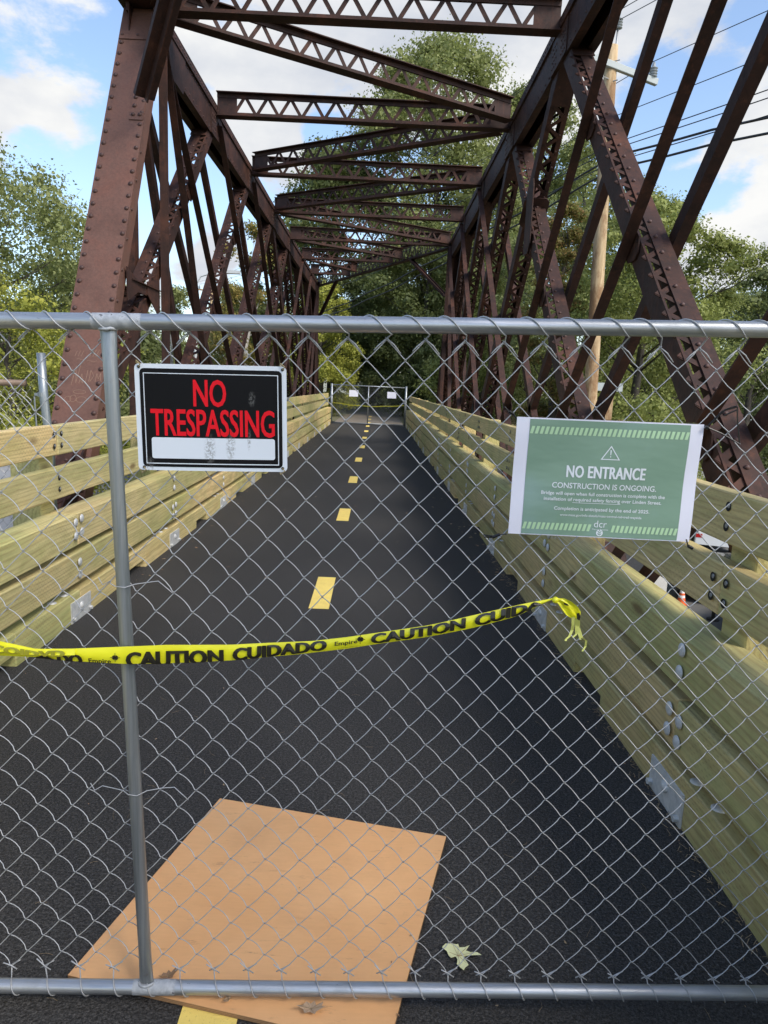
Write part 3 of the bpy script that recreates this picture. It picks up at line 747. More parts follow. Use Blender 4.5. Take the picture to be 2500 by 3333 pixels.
# hip plate on top of the left end post
m = MB(); m.prism([(-.62, -.46), (.75, -.46), (.9, .1), (-.2, .1), (-.5, -.1)], Vector((0, 9.1, 5.72)), Y, Z, X, LI+.002, LI+.014); m.build('gusset_plate', 'rusty_steel', bridge)
m = MB(); m.box(LO-.16, LI+.10, 8.42, 9.3, 5.86, 5.88); m.build('portal_bearing', 'rusty_steel', bridge)
# floor beams under the deck
for k in range(11):
    y = 3.6+PAN*k
    xl, xr = LI+.02, RI-.02
    if y > 30: xr = 1.0
    m = MB(); m.box(xl, xr, y-.09, y+.09, -.95, -.93); m.box(xl, xr, y-.006, y+.006, -.93, -.43); m.box(xl, xr, y-.09, y+.09, -.43, -.41); m.build('floor_beam', 'rusty_steel', bridge)

for _ch in bridge.children: _ch.matrix_parent_inverse = Matrix.Translation((-CX, -15, 0))

# ------------------------------------------------------------------ timber railings
BAY = 2.35
def railing(side, ypost0, label):
    s = 1 if side == 'R' else -1
    wd = 'treated_wood' if side == 'L' else 'treated_wood_shaded'  # lit tone on the left, shaded tone on the right
    xf = 1.29 if side == 'R' else -2.05           # face of curb and rub rails
    xr = 1.405 if side == 'R' else -2.172         # face of upper rails
    root = empty('timber_railing', (xf, 12, 0), label=label, cat='railing', group='timber railings either side of the path')
    y0 = ypost0 - BAY*2; ny = 15
    posts = [y0+BAY*k for k in range(ny)]
    yend = 31.9
    rails = [('top_rail', xr, .075, 1.15, 1.352, 0), ('middle_rail', xr, .075, .85, 1.062, 1),
             ('rub_rail', xf, .20, .525, .748, 0), ('lower_rub_rail', xf+.001*s, .20, .262, .478, 1), ('curb_timber', xf, .22, .0, .203, 0)]
    rr = random.Random(5 if side == 'R' else 9)
    for name, x, th, z0, z1, par in rails:
        par = 1-par
        starts = []; ks = [k for k in range(-1, ny+1) if (k+par) % 2 == 0]
        for k in ks:
            ya = y0+BAY*k; yb = ya+2*BAY
            if yb < -2.2 or ya > yend: continue
            yb = min(yb, yend)
            L = yb-ya-.006; sag = rr.uniform(-.004, .004); nseg = 6
            m = MB(); a, b = sorted((0, th*s)); vs = []; 
            jx = rr.uniform(-.003, .003)
            if name == 'curb_timber':
                # solid timber on blocks; low openings let water out
                cuts = []
                kk = 0
                mids = [ya+BAY*.5+BAY*q for q in range(2)]
                segs = []; cur = ya
                for mcy in mids:
                    segs.append((cur, mcy-.26, 0.0)); segs.append((mcy-.26, mcy+.26, .075)); cur = mcy+.26
                segs.append((cur, yb, 0.0))
                for (c0, c1, zb) in segs:
                    c1 = min(c1, yb)
                    if c1 <= c0: continue
                    m.box(a, b, c0-ya-L/2, c1-ya-L/2, zb-.02 if zb == 0 else zb, z1)
            else:
                for i in range(nseg+1):
                    yy = -L/2+L*i/nseg; dx = sag*(1-(2*i/nseg-1)**2)*s + jx + rr.uniform(-.0012, .0012)
                    dzv = rr.uniform(-.0015, .0015)
                    for (cx_, cz_) in ((a, z0), (b, z0), (b, z1), (a, z1)): vs.append(Vector((cx_+dx, yy, cz_+dzv)))
                fs = []
                for i in range(nseg):
                    for c in range(4): fs.append((i*4+c, (i+1)*4+c, (i+1)*4+(c+1) % 4, i*4+(c+1) % 4))
                fs += [(0, 1, 2, 3), (nseg*4+3, nseg*4+2, nseg*4+1, nseg*4)]
                m.add(vs, fs)
            o = m.build(name, wd, root, bevel=.006 if ya < 12 else 0); o.location = (x-xf, ya+.003+L/2-12, 0)
            o.rotation_euler.x = rr.uniform(-.0006, .0006)
    root_inv = Vector((xf, 12, 0))
    def PB(m, name, mat, **k):
        o = m.build(name, mat, root, **k); o.location = -root_inv; return o
    wash = MB(); wash.lathe([(.030, 0), (.029, .004), (.020, .009), (.001, .012)], n=12, cap=False); WASH = wash.mesh('bolt', 'zinc_plate', True)
    shade_disc = MB(); shade_disc.lathe([(.0195, 0), (.0195, .0015)], n=14); shade_disc.cur = 1; shade_disc.lathe([(.010, .0015), (.009, .004)], n=8, O=Vector((.006, .004, 0))); SHADE_DISC = shade_disc.mesh('bolt_shade_disc', ['hole_shade', 'hardware_zinc'])  # dark disc on the plank face paints the shade of a sunken bolt
    q = Vector((-s, 0, 0)).to_track_quat('Z', 'Y').to_matrix().to_4x4()
    for k, yp in enumerate(posts):
        if yp < -.5 or yp > yend: continue
        m = MB(); a, b = sorted((xr+.078*s, xr+.278*s)); m.box(a, b, yp-.10, yp+.10, -.35, 1.33 if k % 2 else 1.30)
        PB(m, 'rail_post', wd, bevel=.006 if yp < 12 else 0)
        if yp < 16:
            j1 = (k+0) % 2 == 0
            for (zz_, xx) in ((1.295, xr), (1.215, xr)):
                for dy in ((-.055, .055) if k % 2 == 1 else (0.0,)):
                    inst('bolt_shade_disc', SHADE_DISC, Matrix.Translation(Vector((xx-.0065*s, yp+dy, zz_))-root_inv) @ q, root)
            for (zz_, xx) in ((.995, xr), (.915, xr)):
                for dy in ((-.055, .055) if k % 2 == 0 else (0.0,)):
                    inst('bolt_shade_disc', SHADE_DISC, Matrix.Translation(Vector((xx-.0065*s, yp+dy, zz_))-root_inv) @ q, root)
            for (zz_, xx, dbl) in ((.695, xf, 0), (.60, xf, 0), (.405, xf, 1), (.315, xf, 1)):
                two = (k+dbl) % 2 == 1
                for dy in ((-.05, .05) if two else (0.0,)):
                    inst('bolt', WASH, Matrix.Translation(Vector((xx-.0065*s, yp+dy, zz_+.012*(dy > 0)))-root_inv) @ q, root)
            for dy in (-.34, -.16):
                inst('bolt', WASH, Matrix.Translation(Vector((xf+.045*s, yp+dy, .2035))-root_inv), root)
        m = MB(); a, b = sorted((xf-.001*s, xf-.009*s)); m.box(a, b, yp-.165, yp+.165, .001, .146)
        if yp < 10:
            m.lathe([(.028, 0), (.026, .008), (.012, .016), (.001, .018)], O=Vector((xf-.009*s, yp, .09)), ax=Vector((-s, 0, 0)), n=12, cap=False)
            for dy in (-.14, .14): m.lathe([(.014, 0), (.014, .02)], O=Vector((xf-.009*s, yp+dy, .03)), ax=Vector((-s, 0, 0)), n=6)
        PB(m, 'curb_plate', 'zinc_plate')
    return root
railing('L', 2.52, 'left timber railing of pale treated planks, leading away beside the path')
railing('R', 2.75, 'right timber railing of treated planks toned darker for shade, behind the green notice')


# ------------------------------------------------------------------ near chain-link gate
FY = 1.705                                   # plane of the gate frame
def top_z(x): return 1.843+.0305*x
def bot_z(x): return .0605+.0226*x
gate = empty('chain_link_gate', (0, FY, 0), label='galvanized chain-link gate across the path in the foreground', cat='gate')
def GB(m, name, mat, **k):
    o = m.build(name, mat, gate, **k); o.location = (0, -FY, 0); return o
GX0, GX1 = -1.72, 1.265
for zf, nm in ((top_z, 'top_pipe'), (bot_z, 'bottom_pipe')):
    m = MB(); N = 30; m.tube([(GX0+(GX1-GX0)*i/N, FY, zf(GX0+(GX1-GX0)*i/N)) for i in range(N+1)], .0188, 20); GB(m, nm, 'galvanized_pipe', smooth=True)
for x in (GX0, GX1): m = MB(); m.tube([(x, FY, bot_z(x)), (x, FY, top_z(x))], .0188, 14); GB(m, 'side_pipe', 'galvanized_post', smooth=True)
# the post: round in the middle, squashed at both ends
xt, xb = -.632, -.570
m = MB(); rows = []; N = 22; nv = 16; zt, zbm = top_z(xt)-.012, bot_z(xb)+.012
for i in range(N+1):
    f = i/N; z = zt+(zbm-zt)*f; x = xt+(xb-xt)*f
    e = max(0, 1-(min(f, 1-f)/.045)**1.5) if min(f, 1-f) < .045 else 0
    rx, ry = .0165*(1+.22*e), .0165*(1-.55*e)
    rows.append([Vector((x+rx*math.cos(2*math.pi*k/nv), FY-.001+ry*math.sin(2*math.pi*k/nv), z)) for k in range(nv)])
m.add([p for r in rows for p in r], [(i*nv+k, i*nv+(k+1) % nv, (i+1)*nv+(k+1) % nv, (i+1)*nv+k) for i in range(N) for k in range(nv)])
GB(m, 'post', 'galvanized_post', smooth=True)
for (x, zf, sg) in ((xt, top_z, -1), (xb, bot_z, 1)):
    m = MB(); rr = random.Random(4)
    z = zf(x)+sg*.0195
    m.tube([(x+.019*math.cos(a)*1.0, FY-.004+.012*math.sin(a), z-sg*.002+.0015*rr.uniform(-1, 1)) for a in [2*math.pi*k/18 for k in range(18)]], .0042, 6, closed=True); GB(m, 'weld_bead', 'weld_zinc', smooth=True)
    m = MB(); m.lathe([(.0193, -.055), (.0195, -.02), (.0195, .03), (.0193, .06)], O=Vector((x+.02, FY, zf(x+.02))), ax=Vector((1, 0, .028)).normalized(), n=20, cap=False); GB(m, 'zinc_patch', 'weld_zinc', smooth=True)
# mesh: every wire zigzags down the whole gate and hooks its neighbours
MY = FY+.012; WD = .0462; HP = .0488; NROW = 35
wr = random.Random(11)
def node_pos(c, r):                            # c column (half pitches), r row from the top
    x = -.117-.0925*18+c*WD; z = 1.812-HP*r*(1+.00002*r)
    x += .00035*(r)-.004
    dx = .0025*noise.noise(Vector((c*.23, r*.2, 1.0))); dzn = .003*noise.noise(Vector((c*.2, r*.23, 7.0)))
    return Vector((x+dx, MY+.004*noise.noise(Vector((c*.13, r*.11, 4.0))), z+.012*(x)+dzn))
for j in range(72):
    if node_pos(j, 0).x > GX1-.03: break
    pts = []
    for r in range(NROW+1):
        cc = j + ((r+j+1) % 2)                 # alternate between column j and j+1
        p = node_pos(cc, r)
        hook = 1 if cc == j+1 else -1
        # rounded bend that hooks past the node
        pts.append(p+Vector((-hook*.0036, -.0022, .0042))); pts.append(p+Vector((hook*.0018, -.0012, .0012))); pts.append(p+Vector((hook*.0018, .0012, -.0012))); pts.append(p+Vector((-hook*.0036, .0022, -.0042)))
        if r < NROW:
            cn = j + ((r+1+j+1) % 2); qn = node_pos(cn, r+1)
            going_right = cn > cc
            bulge = .0085 if going_right else -.0025
            for f in (.25, .5, .75):
                w = p.lerp(qn, f); w.y += bulge*math.sin(math.pi*f); w.z += (.0012 if going_right else -.0008)*math.sin(math.pi*f)
                pts.append(w)
    m = MB(); m.tube(pts, .00125, 6, caps=False); GB(m, 'wire', 'galvanized_wire', smooth=True)
# spiral ties over the top pipe, knuckles under it, wraps and barbs at the bottom
for c in range(0, 72):
    for r, top in ((0, True), (NROW, False)):
        if (c+r) % 2 == 0: continue
        p = node_pos(c, r)
        if p.x > GX1-.05 or p.x < GX0+.05: continue
        m = MB(); jr = wr.uniform(-.008, .008)
        if top:
            zc_ = top_z(p.x-.03); R = .0215; pts = []
            for i in range(15):
                a = math.radians(110 - i*(250/14)); f = i/14
                x = p.x-.066+jr+f*.070
                pts.append(Vector((x, FY-R*math.cos(a-math.pi/2) if False else FY-R*math.sin(math.radians(-40+i*(210/14))), top_z(x)+R*math.cos(math.radians(-40+i*(210/14))))))
            pts.append(p+Vector((.002, 0, .004))); pts.append(p+Vector((.004, .003, -.004)))
            m.tube(pts, .00175, 5)
            k = 1 if (c//2) % 2 else -1
            m.tube([p+Vector((-.002, -.003, .003)), p+Vector((.018, -.004, -.012)), p+Vector((.034, -.003, -.032))], .0017, 5)
            m.tube([p+Vector((.002, -.002, .004)), p+Vector((-.02, -.003, -.016)), p+Vector((-.029, -.004, -.027))], .0017, 5)
        else:
            R = .0215; pts = [p+Vector((0, 0, .0))]
            for i in range(12):
                a = math.radians(-20+i*(190/11)); x = p.x+.002+i*.0026+jr*.4
                pts.append(Vector((x, FY-R*math.sin(a), bot_z(x)+R*math.cos(a))))
            m.tube(pts, .00175, 5)
            m.tube([p+Vector((.016, -.004, -.006)), p+Vector((0, -.003, .004)), p+Vector((-.02, -.006, .022+jr))], .0017, 5)
            m.tube([p+Vector((-.014, .003, -.006)), p+Vector((.002, .002, .004)), p+Vector((.024, .0, .020))], .0017, 5)
        GB(m, 'wire_tie', 'galvanized_wire', smooth=True)
for (z, a, b, loose) in ((1.196, -.045, .105, .02), (.64, -.10, .12, .03)):
    x = xt+(xb-xt)*(zt-z)/(zt-zbm)
    m = MB(); pts = [Vector((x+a-.018, FY+.004, z+.012)), Vector((x+a-.006, FY+.0, z-.006)), Vector((x+a+.012, FY+.006, z+.004)), Vector((x-.03, FY-.006, z)), Vector((x-.012, FY-.0195, z-.003)), Vector((x+.01, FY-.0205, z-.005)), Vector((x+.03, FY-.004, z)), Vector((x+.07, FY+.002, z+.006)), Vector((x+b-.02, FY+.004, z+.008)), Vector((x+b, FY-.004, z-.004)), Vector((x+b+.02, FY-.01, z-.018))]
    m.tube(pts, .0012, 5); GB(m, 'tie_wire', 'galvanized_wire', smooth=True)

# ------------------------------------------------------------------ lettering
def text_mesh(body, bold=0.0, spacing=1.0):
    cu = bpy.data.curves.new('txt', 'FONT'); cu.body = body; cu.size = 1; cu.offset = bold; cu.space_character = spacing
    cu.resolution_u = 3; cu.fill_mode = 'FRONT'; cu.dimensions = '2D'
    o = bpy.data.objects.new('txt', cu); COL.objects.link(o)
    dg = bpy.context.evaluated_depsgraph_get(); me = bpy.data.meshes.new_from_object(o.evaluated_get(dg))
    vs = [tuple(v.co) for v in me.vertices]; fs = [tuple(p.vertices) for p in me.polygons]
    COL.objects.unlink(o); bpy.data.objects.remove(o); bpy.data.curves.remove(cu); bpy.data.meshes.remove(me)
    return vs, fs
def text_uv(body, u0, u1, v0, v1, bold=0.0, ref=None, spacing=1.0):
    """glyph vertices normalised so capitals fill u0..u1, v0..v1 (v downwards)"""
    vs, fs = text_mesh(body, bold, spacing)
    xs = [v[0] for v in vs]
    rv, _ = text_mesh(ref or 'E', bold); cz0 = min(v[1] for v in rv); cz1 = max(v[1] for v in rv)
    x0, x1 = min(xs), max(xs)
    return [(u0+(v[0]-x0)/(x1-x0)*(u1-u0), v1-(v[1]-cz0)/(cz1-cz0)*(v1-v0)) for v in vs], fs
def quad_map(P):                                # P: tl, tr, br, bl as (x,z)
    def f(u, v):
        a = [P[0][i]+(P[1][i]-P[0][i])*u for i in (0, 1)]; b = [P[3][i]+(P[2][i]-P[3][i])*u for i in (0, 1)]
        return a[0]+(b[0]-a[0])*v, a[1]+(b[1]-a[1])*v
    return f

# ---- black and red sign
s1 = quad_map([(-.570, 1.731), (-.216, 1.738), (-.209, 1.491), (-.563, 1.482)])
SY = FY-.012
def s1p(u, v, d=0.0):
    x, z = s1(u, v); bow = .004*math.sin(math.pi*u)*(.5+v)
    return Vector((x, SY-d-bow, z))
sign = empty('warning_sign', (-.39, SY, 1.61), label='black metal sign reading NO TRESPASSING in red, wired to the gate', cat='sign')
def SB(m, name, mat, par, **k):
    o = m.build(name, mat, par, **k); o.location = -par.location; return o
def rrect(u0, u1, v0, v1, r, asp, n=5):
    out = []
    for cu_, cv_, a0 in ((u1-r, v0+r*asp, -90), (u1-r, v1-r*asp, 0), (u0+r, v1-r*asp, 90), (u0+r, v0+r*asp, 180)):
        for i in range(n+1):
            a = math.radians(a0+90*i/n); out.append((cu_+r*math.cos(a), cv_+r*asp*math.sin(a)))
    return out
def panel(mb, fn, u0, u1, v0, v1, d, r=0, asp=1.0, nx=10):
    if r == 0:
        vs = []; 
        for i in range(nx+1): u = u0+(u1-u0)*i/nx; vs += [fn(u, v0, d), fn(u, v1, d)]
        mb.add(vs, [(2*i, 2*i+1, 2*i+3, 2*i+2) for i in range(nx)])
    else:
        # rounded: middle strips plus caps, built as vertical slices
        us = sorted(set([u0+(u1-u0)*i/nx for i in range(nx+1)] + [u0+r*(1-math.cos(math.radians(a))) for a in (0, 22, 45, 67, 90)] + [u1-r*(1-math.cos(math.radians(a))) for a in (0, 22, 45, 67, 90)]))
        vs = []
        for u in us:
            e = 0
            if u < u0+r: e = r-math.sqrt(max(0, r*r-(u0+r-u)**2))
            if u > u1-r: e = r-math.sqrt(max(0, r*r-(u-u1+r)**2))
            vs += [fn(u, v0+e*asp, d), fn(u, v1-e*asp, d)]
        mb.add(vs, [(2*i, 2*i+1, 2*i+3, 2*i+2) for i in range(len(us)-1)])
A1 = .354/.25
m = MB(); panel(m, s1p, 0, 1, 0, 1, 0.0, .03, A1)
m.f = [f for f in m.f]; plate = SB(m, 'sign_plate', 'sign_white', sign)
md = plate.modifiers.new('solid', 'SOLIDIFY'); md.thickness = .0015; md.offset = 0
m = MB(); panel(m, s1p, .033, .970, .042, .965, .0016, .03, A1); SB(m, 'black_panel', 'sign_black', sign)
m = MB()
for (a0, a1, b0, b1) in ((.057, .946, .083, .090), (.057, .946, .928, .937), (.057, .0625, .083, .937), (.9405, .946, .083, .937)): panel(m, s1p, a0, a1, b0, b1, .0024)
SB(m, 'white_line', 'sign_white', sign)
m = MB(); panel(m, s1p, .098, .920, .685, .885, .0024, .015, A1); SB(m, 'white_box', 'sign_white', sign)
for body, u0, u1, v0, v1 in (('NO', .385, .600, .14, .388), ('TRESPASSING', .097, .917, .418, .668)):
    uv, fs = text_uv(body, u0, u1, v0, v1, .012, 'E', .99)
    m = MB(); m.add([s1p(u_, v_, .0026) for u_, v_ in uv], fs); m.add([s1p(u_+.003, v_, .0027) for u_, v_ in uv], fs); SB(m, 'red_lettering', 'sign_red', sign)
for u_, v_ in ((.03, .03), (.975, .03), (.97, .965), (.04, .97)):
    m = MB(); p = s1p(u_, v_, .002); m.lathe([(.0035, 0), (.0035, .001)], O=p, ax=-Y, n=10)  # dark disc paints the shade in the sign's corner holes
    m.cur = 1; sg = -1 if v_ < .5 else 1
    m.tube([p+Vector((0, -.002, 0)), p+Vector((.006, -.006, -sg*.006)), p+Vector((-.004, -.003, -sg*.014)), p+Vector((-.008, .006, -sg*.010)), p+Vector((.002, .012, -sg*.002))], .0016, 6)
    SB(m, 'tie_loop', ['hole_shade', 'rope_tan'], sign)

# ---- green laminated notice
s2c = [(.332, 1.645), (.780, 1.645), (.777, 1.358), (.330, 1.363)]
s2 = quad_map(s2c)
def s2p(u, v, d=0.0):
    x, z = s2(u, v)
    return Vector((x, SY+.002-d-.0035*math.sin(math.pi*u*1.3+v)-.002*math.sin(7*u+9*v), z))
A2 = .447/.285
def s2grid(mb, u0, u1, v0, v1, d, nx=24, ny=10):
    vs = [s2p(u0+(u1-u0)*i/nx, v0+(v1-v0)*j/ny, d) for j in range(ny+1) for i in range(nx+1)]
    mb.add(vs, [(j*(nx+1)+i, (j+1)*(nx+1)+i, (j+1)*(nx+1)+i+1, j*(nx+1)+i+1) for j in range(ny) for i in range(nx)])
note = empty('notice_poster', (.555, SY, 1.5), label='laminated green and white NO ENTRANCE notice tied to the gate', cat='notice')
m = MB(); s2grid(m, -.028, 1.02, -.012, 1.03, -.0006); SB(m, 'laminate_pouch', 'pouch_clear', note, smooth=True)
m = MB(); s2grid(m, 0, 1, 0, 1, .0); SB(m, 'paper_sheet', 'poster_white', note, smooth=True)
m = MB(); s2grid(m, .070, .930, .012, .992, .0008); SB(m, 'green_field', 'poster_green', note, smooth=True)
def sub_text(m, body, u0, u1, v0, v1, bold=0.0, ref='E', spacing=1.0, d=.0018):
    uv, fs = text_uv(body, u0, u1, v0, v1, bold, ref, spacing); m.add([s2p(a_, b_, d) for a_, b_ in uv], fs)
for (u0, u1, v0, v1, nn) in ((.072, .928, .070, .133, 33), (.072, .452, .888, .948, 15), (.560, .928, .888, .948, 15)):
    m = MB(); st = (u1-u0)/nn
    for i in range(nn):
        a_ = u0+i*st; w_ = st*.62; k = st*.38
        m.add([s2p(a_+k, v0, .0014), s2p(a_+k+w_, v0, .0014), s2p(a_+w_, v1, .0014), s2p(a_, v1, .0014)], [(0, 3, 2, 1)])
    SB(m, 'hazard_stripes', 'poster_stripe', note)
m = MB(); sub_text(m, 'NO ENTRANCE', .2890, .7150, .388, .488, .012, 'E', 1.06, .0020); sub_text(m, 'NO ENTRANCE', .2855, .7115, .388, .488, .012, 'E', 1.02); SB(m, 'headline_lettering', 'poster_text', note)
m = MB(); sub_text(m, 'CONSTRUCTION IS ONGOING.', .215, .785, .535, .582, .012); SB(m, 'lettering', 'poster_text', note)
m = MB(); sub_text(m, 'Bridge will open when full construction is complete with the', .160, .838, .612, .641, .014)
sub_text(m, 'installation of required safety fencing over Linden Street.', .176, .822, .662, .691, .014)
panel(m, s2p, .333, .598, .702, .706, .0018)
sub_text(m, 'Completion is anticipated by the end of 2025.', .236, .762, .742, .771, .014)
sub_text(m, 'www.mass.gov/info-details/mass-central-rail-trail-wayside', .272, .722, .802, .822, .008)
SB(m, 'lettering', 'poster_text', note)
m = MB(); sub_text(m, 'dcr', .466, .536, .872, .910, -.004, 'x'); sub_text(m, 'Massachusetts', .458, .546, .922, .934, .0, 'E')
cx0, cy0 = .500, .958
N = 24; ring = [s2p(cx0+.0185*math.cos(2*math.pi*i/N), cy0+.0185*A2*math.sin(2*math.pi*i/N), .0014) for i in range(N)]
m.add(ring, [tuple(range(N))[::-1]]); SB(m, 'agency_logo', 'poster_text', note)
m = MB()
for (dx_, dy_, ang) in ((0, -.016, 0), (-.006, -.006, -.9), (.006, -.006, .9), (-.006, .006, -.9), (.006, .006, .9)):
    pl = []
    for i in range(8):
        t_ = 2*math.pi*i/8; lx = .0028*math.cos(t_); ly = .0062*math.sin(t_)
        pl.append(s2p(cx0+dx_+lx*math.cos(ang)-ly*math.sin(ang), cy0+(dy_+lx*math.sin(ang)+ly*math.cos(ang))*A2, .002))
    m.add(pl, [tuple(range(8))[::-1]])
panel(m, s2p, cx0-.0008, cx0+.0008, cy0-.01, cy0+.026, .002); SB(m, 'leaf_emblem', 'poster_green', note)
m = MB()
tri = [(.515, .208), (.567, .328), (.463, .328)]
for i in range(3):
    a_, b_ = tri[i], tri[(i+1) % 3]; cxx, cyy = .515, .288
    sh = lambda p: (p[0]+(cxx-p[0])*.17, p[1]+(cyy-p[1])*.17)
    m.add([s2p(*a_, .0016), s2p(*b_, .0016), s2p(*sh(b_), .0016), s2p(*sh(a_), .0016)], [(0, 3, 2, 1)] if False else [(0, 1, 2, 3)])
m.add([s2p(.5115, .246, .0016), s2p(.5185, .246, .0016), s2p(.517, .288, .0016), s2p(.513, .288, .0016)], [(0, 1, 2, 3)])
m.add([s2p(.5125, .296, .0016), s2p(.5175, .296, .0016), s2p(.5175, .306, .0016), s2p(.5125, .306, .0016)], [(0, 1, 2, 3)]); SB(m, 'warning_triangle', 'poster_text', note)
# cable ties
def cable_tie(pts_list, lab, loc):
    t_ = empty('cable_tie', loc, label=lab, cat='cable tie')
    for i, pts in enumerate(pts_list):
        m = MB()
        if i == 0: m.tube(pts, .0042, 6)
        else: m.tube(pts, .0018, 5)
        o = m.build('tie_head' if i == 0 else 'tie_strap', 'black_plastic', t_); o.location = [-c for c in loc]
def V(x, z, d=0.0): return Vector((x, SY-.004-d, z))
cable_tie([[V(.322, 1.650), V(.311, 1.656)], [V(.322, 1.650), V(.330, 1.640)], [V(.311, 1.656), V(.300, 1.667), V(.296, 1.664)]], 'short black cable tie at the top left corner of the green notice', (.32, SY, 1.65))
cable_tie([[V(.310, 1.360), V(.292, 1.352)], [V(.31, 1.36), V(.326, 1.362)], [V(.292, 1.352), V(.272, 1.352)], [V(.292, 1.355), V(.270, 1.357)]], 'short black cable tie at the bottom left corner of the green notice', (.3, SY, 1.35))
cable_tie([[V(.772, 1.350), V(.784, 1.344)], [V(.772, 1.35), V(.766, 1.366)]], 'stubby black cable tie at the bottom right corner of the green notice', (.775, SY, 1.35))
cable_tie([[V(.779, 1.640), V(.787, 1.637)], [V(.787, 1.638), V(.82, 1.626), V(.868, 1.602)], [V(.785, 1.642), V(.815, 1.678), V(.85, 1.69), V(.852, 1.684), V(.82, 1.668)], [V(.85, 1.69), V(.854, 1.66), V(.866, 1.605)], [V(.79, 1.646), V(.822, 1.682), V(.847, 1.692)]], 'long looped black cable ties at the top right corner of the green notice', (.8, SY, 1.65))

# ------------------------------------------------------------------ caution tape
TY = FY-.028
tp = [(-1.02, 1.052), (-.9392, 1.046), (-.9055, 1.0425), (-.8212, 1.0266), (-.7358, 1.0311), (-.599, 1.0437), (-.4963, 1.0525), (-.3367, 1.0575), (-.1369, 1.0737), (-.0516, 1.0879), (.0, 1.0985), (.1464, 1.128), (.2745, 1.1625), (.381, 1.1900), (.4408, 1.2027), (.452, 1.206)]
bt = [(-1.02, 1.003), (-.9414, 1.0051), (-.9074, 1.0052), (-.8221, 1.0049), (-.7369, .9991), (-.597, .9985), (-.4969, 1.0042), (-.3365, 1.0165), (-.1648, 1.0383), (-.0506, 1.0578), (.0185, 1.0729), (.148, 1.0985), (.2641, 1.1265), (.3621, 1.1560), (.4412, 1.1972), (.452, 1.202)]
def interp(pts, x):
    for (a0, b0), (a1, b1) in zip(pts[:-1], pts[1:]):
        if x <= a1 or (a1, b1) == pts[-1]:
            t_ = (x-a0)/(a1-a0) if a1 > a0 else 0; return b0+(b1-b0)*t_
def tape_p(x, t, d=0.0):
    a_, b_ = interp(tp, x), interp(bt, x); z = a_+(b_-a_)*t
    y = TY-.004*math.sin(x*9)-.0035*math.sin(t*math.pi) - d + .006*max(0, (x-.2)/.25)
    return Vector((x, y, z))
tape = empty('caution_tape', (0, TY, 1.05), label='yellow CAUTION CUIDADO tape strung along the gate and knotted at its right end', cat='tape')
m = MB(); nx, nt = 90, 6
vs = [tape_p(-1.02+(1.472)*i/nx, j/nt) for j in range(nt+1) for i in range(nx+1)]
m.add(vs, [(j*(nx+1)+i, (j+1)*(nx+1)+i, (j+1)*(nx+1)+i+1, j*(nx+1)+i+1) for j in range(nt) for i in range(nx)]); SB(m, 'tape_band', 'tape_yellow', tape, smooth=True)
def tape_text(body, x0, x1, t0, t1, bold, mat='tape_black', d=.0045, name='tape_lettering', drop=(0, 0)):
    uv, fs = text_uv(body, x0, x1, 0, 1, min(bold, .02), 'E')
    m = MB(); out = []
    # cut glyph faces finely so that they follow the band
    for (xx, tv) in uv:
        f = (xx-x0)/(x1-x0); t_ = t0+(t1-t0)*tv + drop[0]+(drop[1]-drop[0])*f
        out.append(tape_p(min(max(xx, -1.01), .45), min(max(t_, .01), .995), d))
    for q, dxx in enumerate((0, .0022, -.0022) if bold > .04 else (0,)):
        m.add([p+Vector((dxx, -.00012*q, 0)) for p in out], fs)
    SB(m, name, mat, tape)
tape_text('CAUTION', -.593, -.357, .14, 1.02, .045, drop=(.15, .12))
tape_text('CUIDADO', -.331, -.103, .10, .92, .045, drop=(.1, -.12))
tape_text('Empire', -.082, -.026, .22, .55, .03); tape_text('www.empirelevel.com', -.074, -.024, .78, .84, .0)
tape_text('CAUTION', .009, .236, .02, .86, .045, drop=(.0, -.05))
tape_text('CUIDA', .262, .425, .0, .86, .045, drop=(.0, .0))
tape_text('Empire', -.688, -.632, .66, 1.0, .03)
tape_text('DO', -.765, -.705, .40, 1.3, .045); tape_text('A', -.822, -.775, .62, 1.6, .045)
for (xx, tt, rr_) in ((-.019, .30, .008), (-.622, .60, .008)):
    m = MB(); c0 = tape_p(xx, tt, .0018)
    for k in range(4):
        a0 = k*math.pi/2+.15; pl = [c0]+[c0+Vector((rr_*math.cos(a0+i*.3), 0, rr_*.8*math.sin(a0+i*.3))) for i in range(5)]; m.add(pl, [tuple(range(6))[::-1]] if False else [tuple(range(6))])
    for dd in (0, math.pi/2): e1 = Vector((math.cos(dd), 0, math.sin(dd))); e2 = Vector((-math.sin(dd), 0, math.cos(dd))); m.add([c0-e1*rr_*1.5+e2*.0006, c0-e1*rr_*1.5-e2*.0006, c0+e1*rr_*1.5-e2*.0006, c0+e1*rr_*1.5+e2*.0006], [(0, 1, 2, 3)])
    SB(m, 'crosshair_mark', 'tape_black', tape)
# the band is folded over at its left end; the back of the print shows through
m = MB(); vs = []
for i in range(13):
    x = -1.02+.30*i/12; f = i/12
    vs += [tape_p(x, -.02, .006), tape_p(x, .85-.45*f, .007)]
m.add(vs, [(2*i, 2*i+1, 2*i+3, 2*i+2) for i in range(12)]); SB(m, 'tape_fold', 'tape_yellow', tape)
tape_text('COIDVD', -.925, -.745, .12, .66, .045, 'tape_ghost', .0105, drop=(.05, -.12))
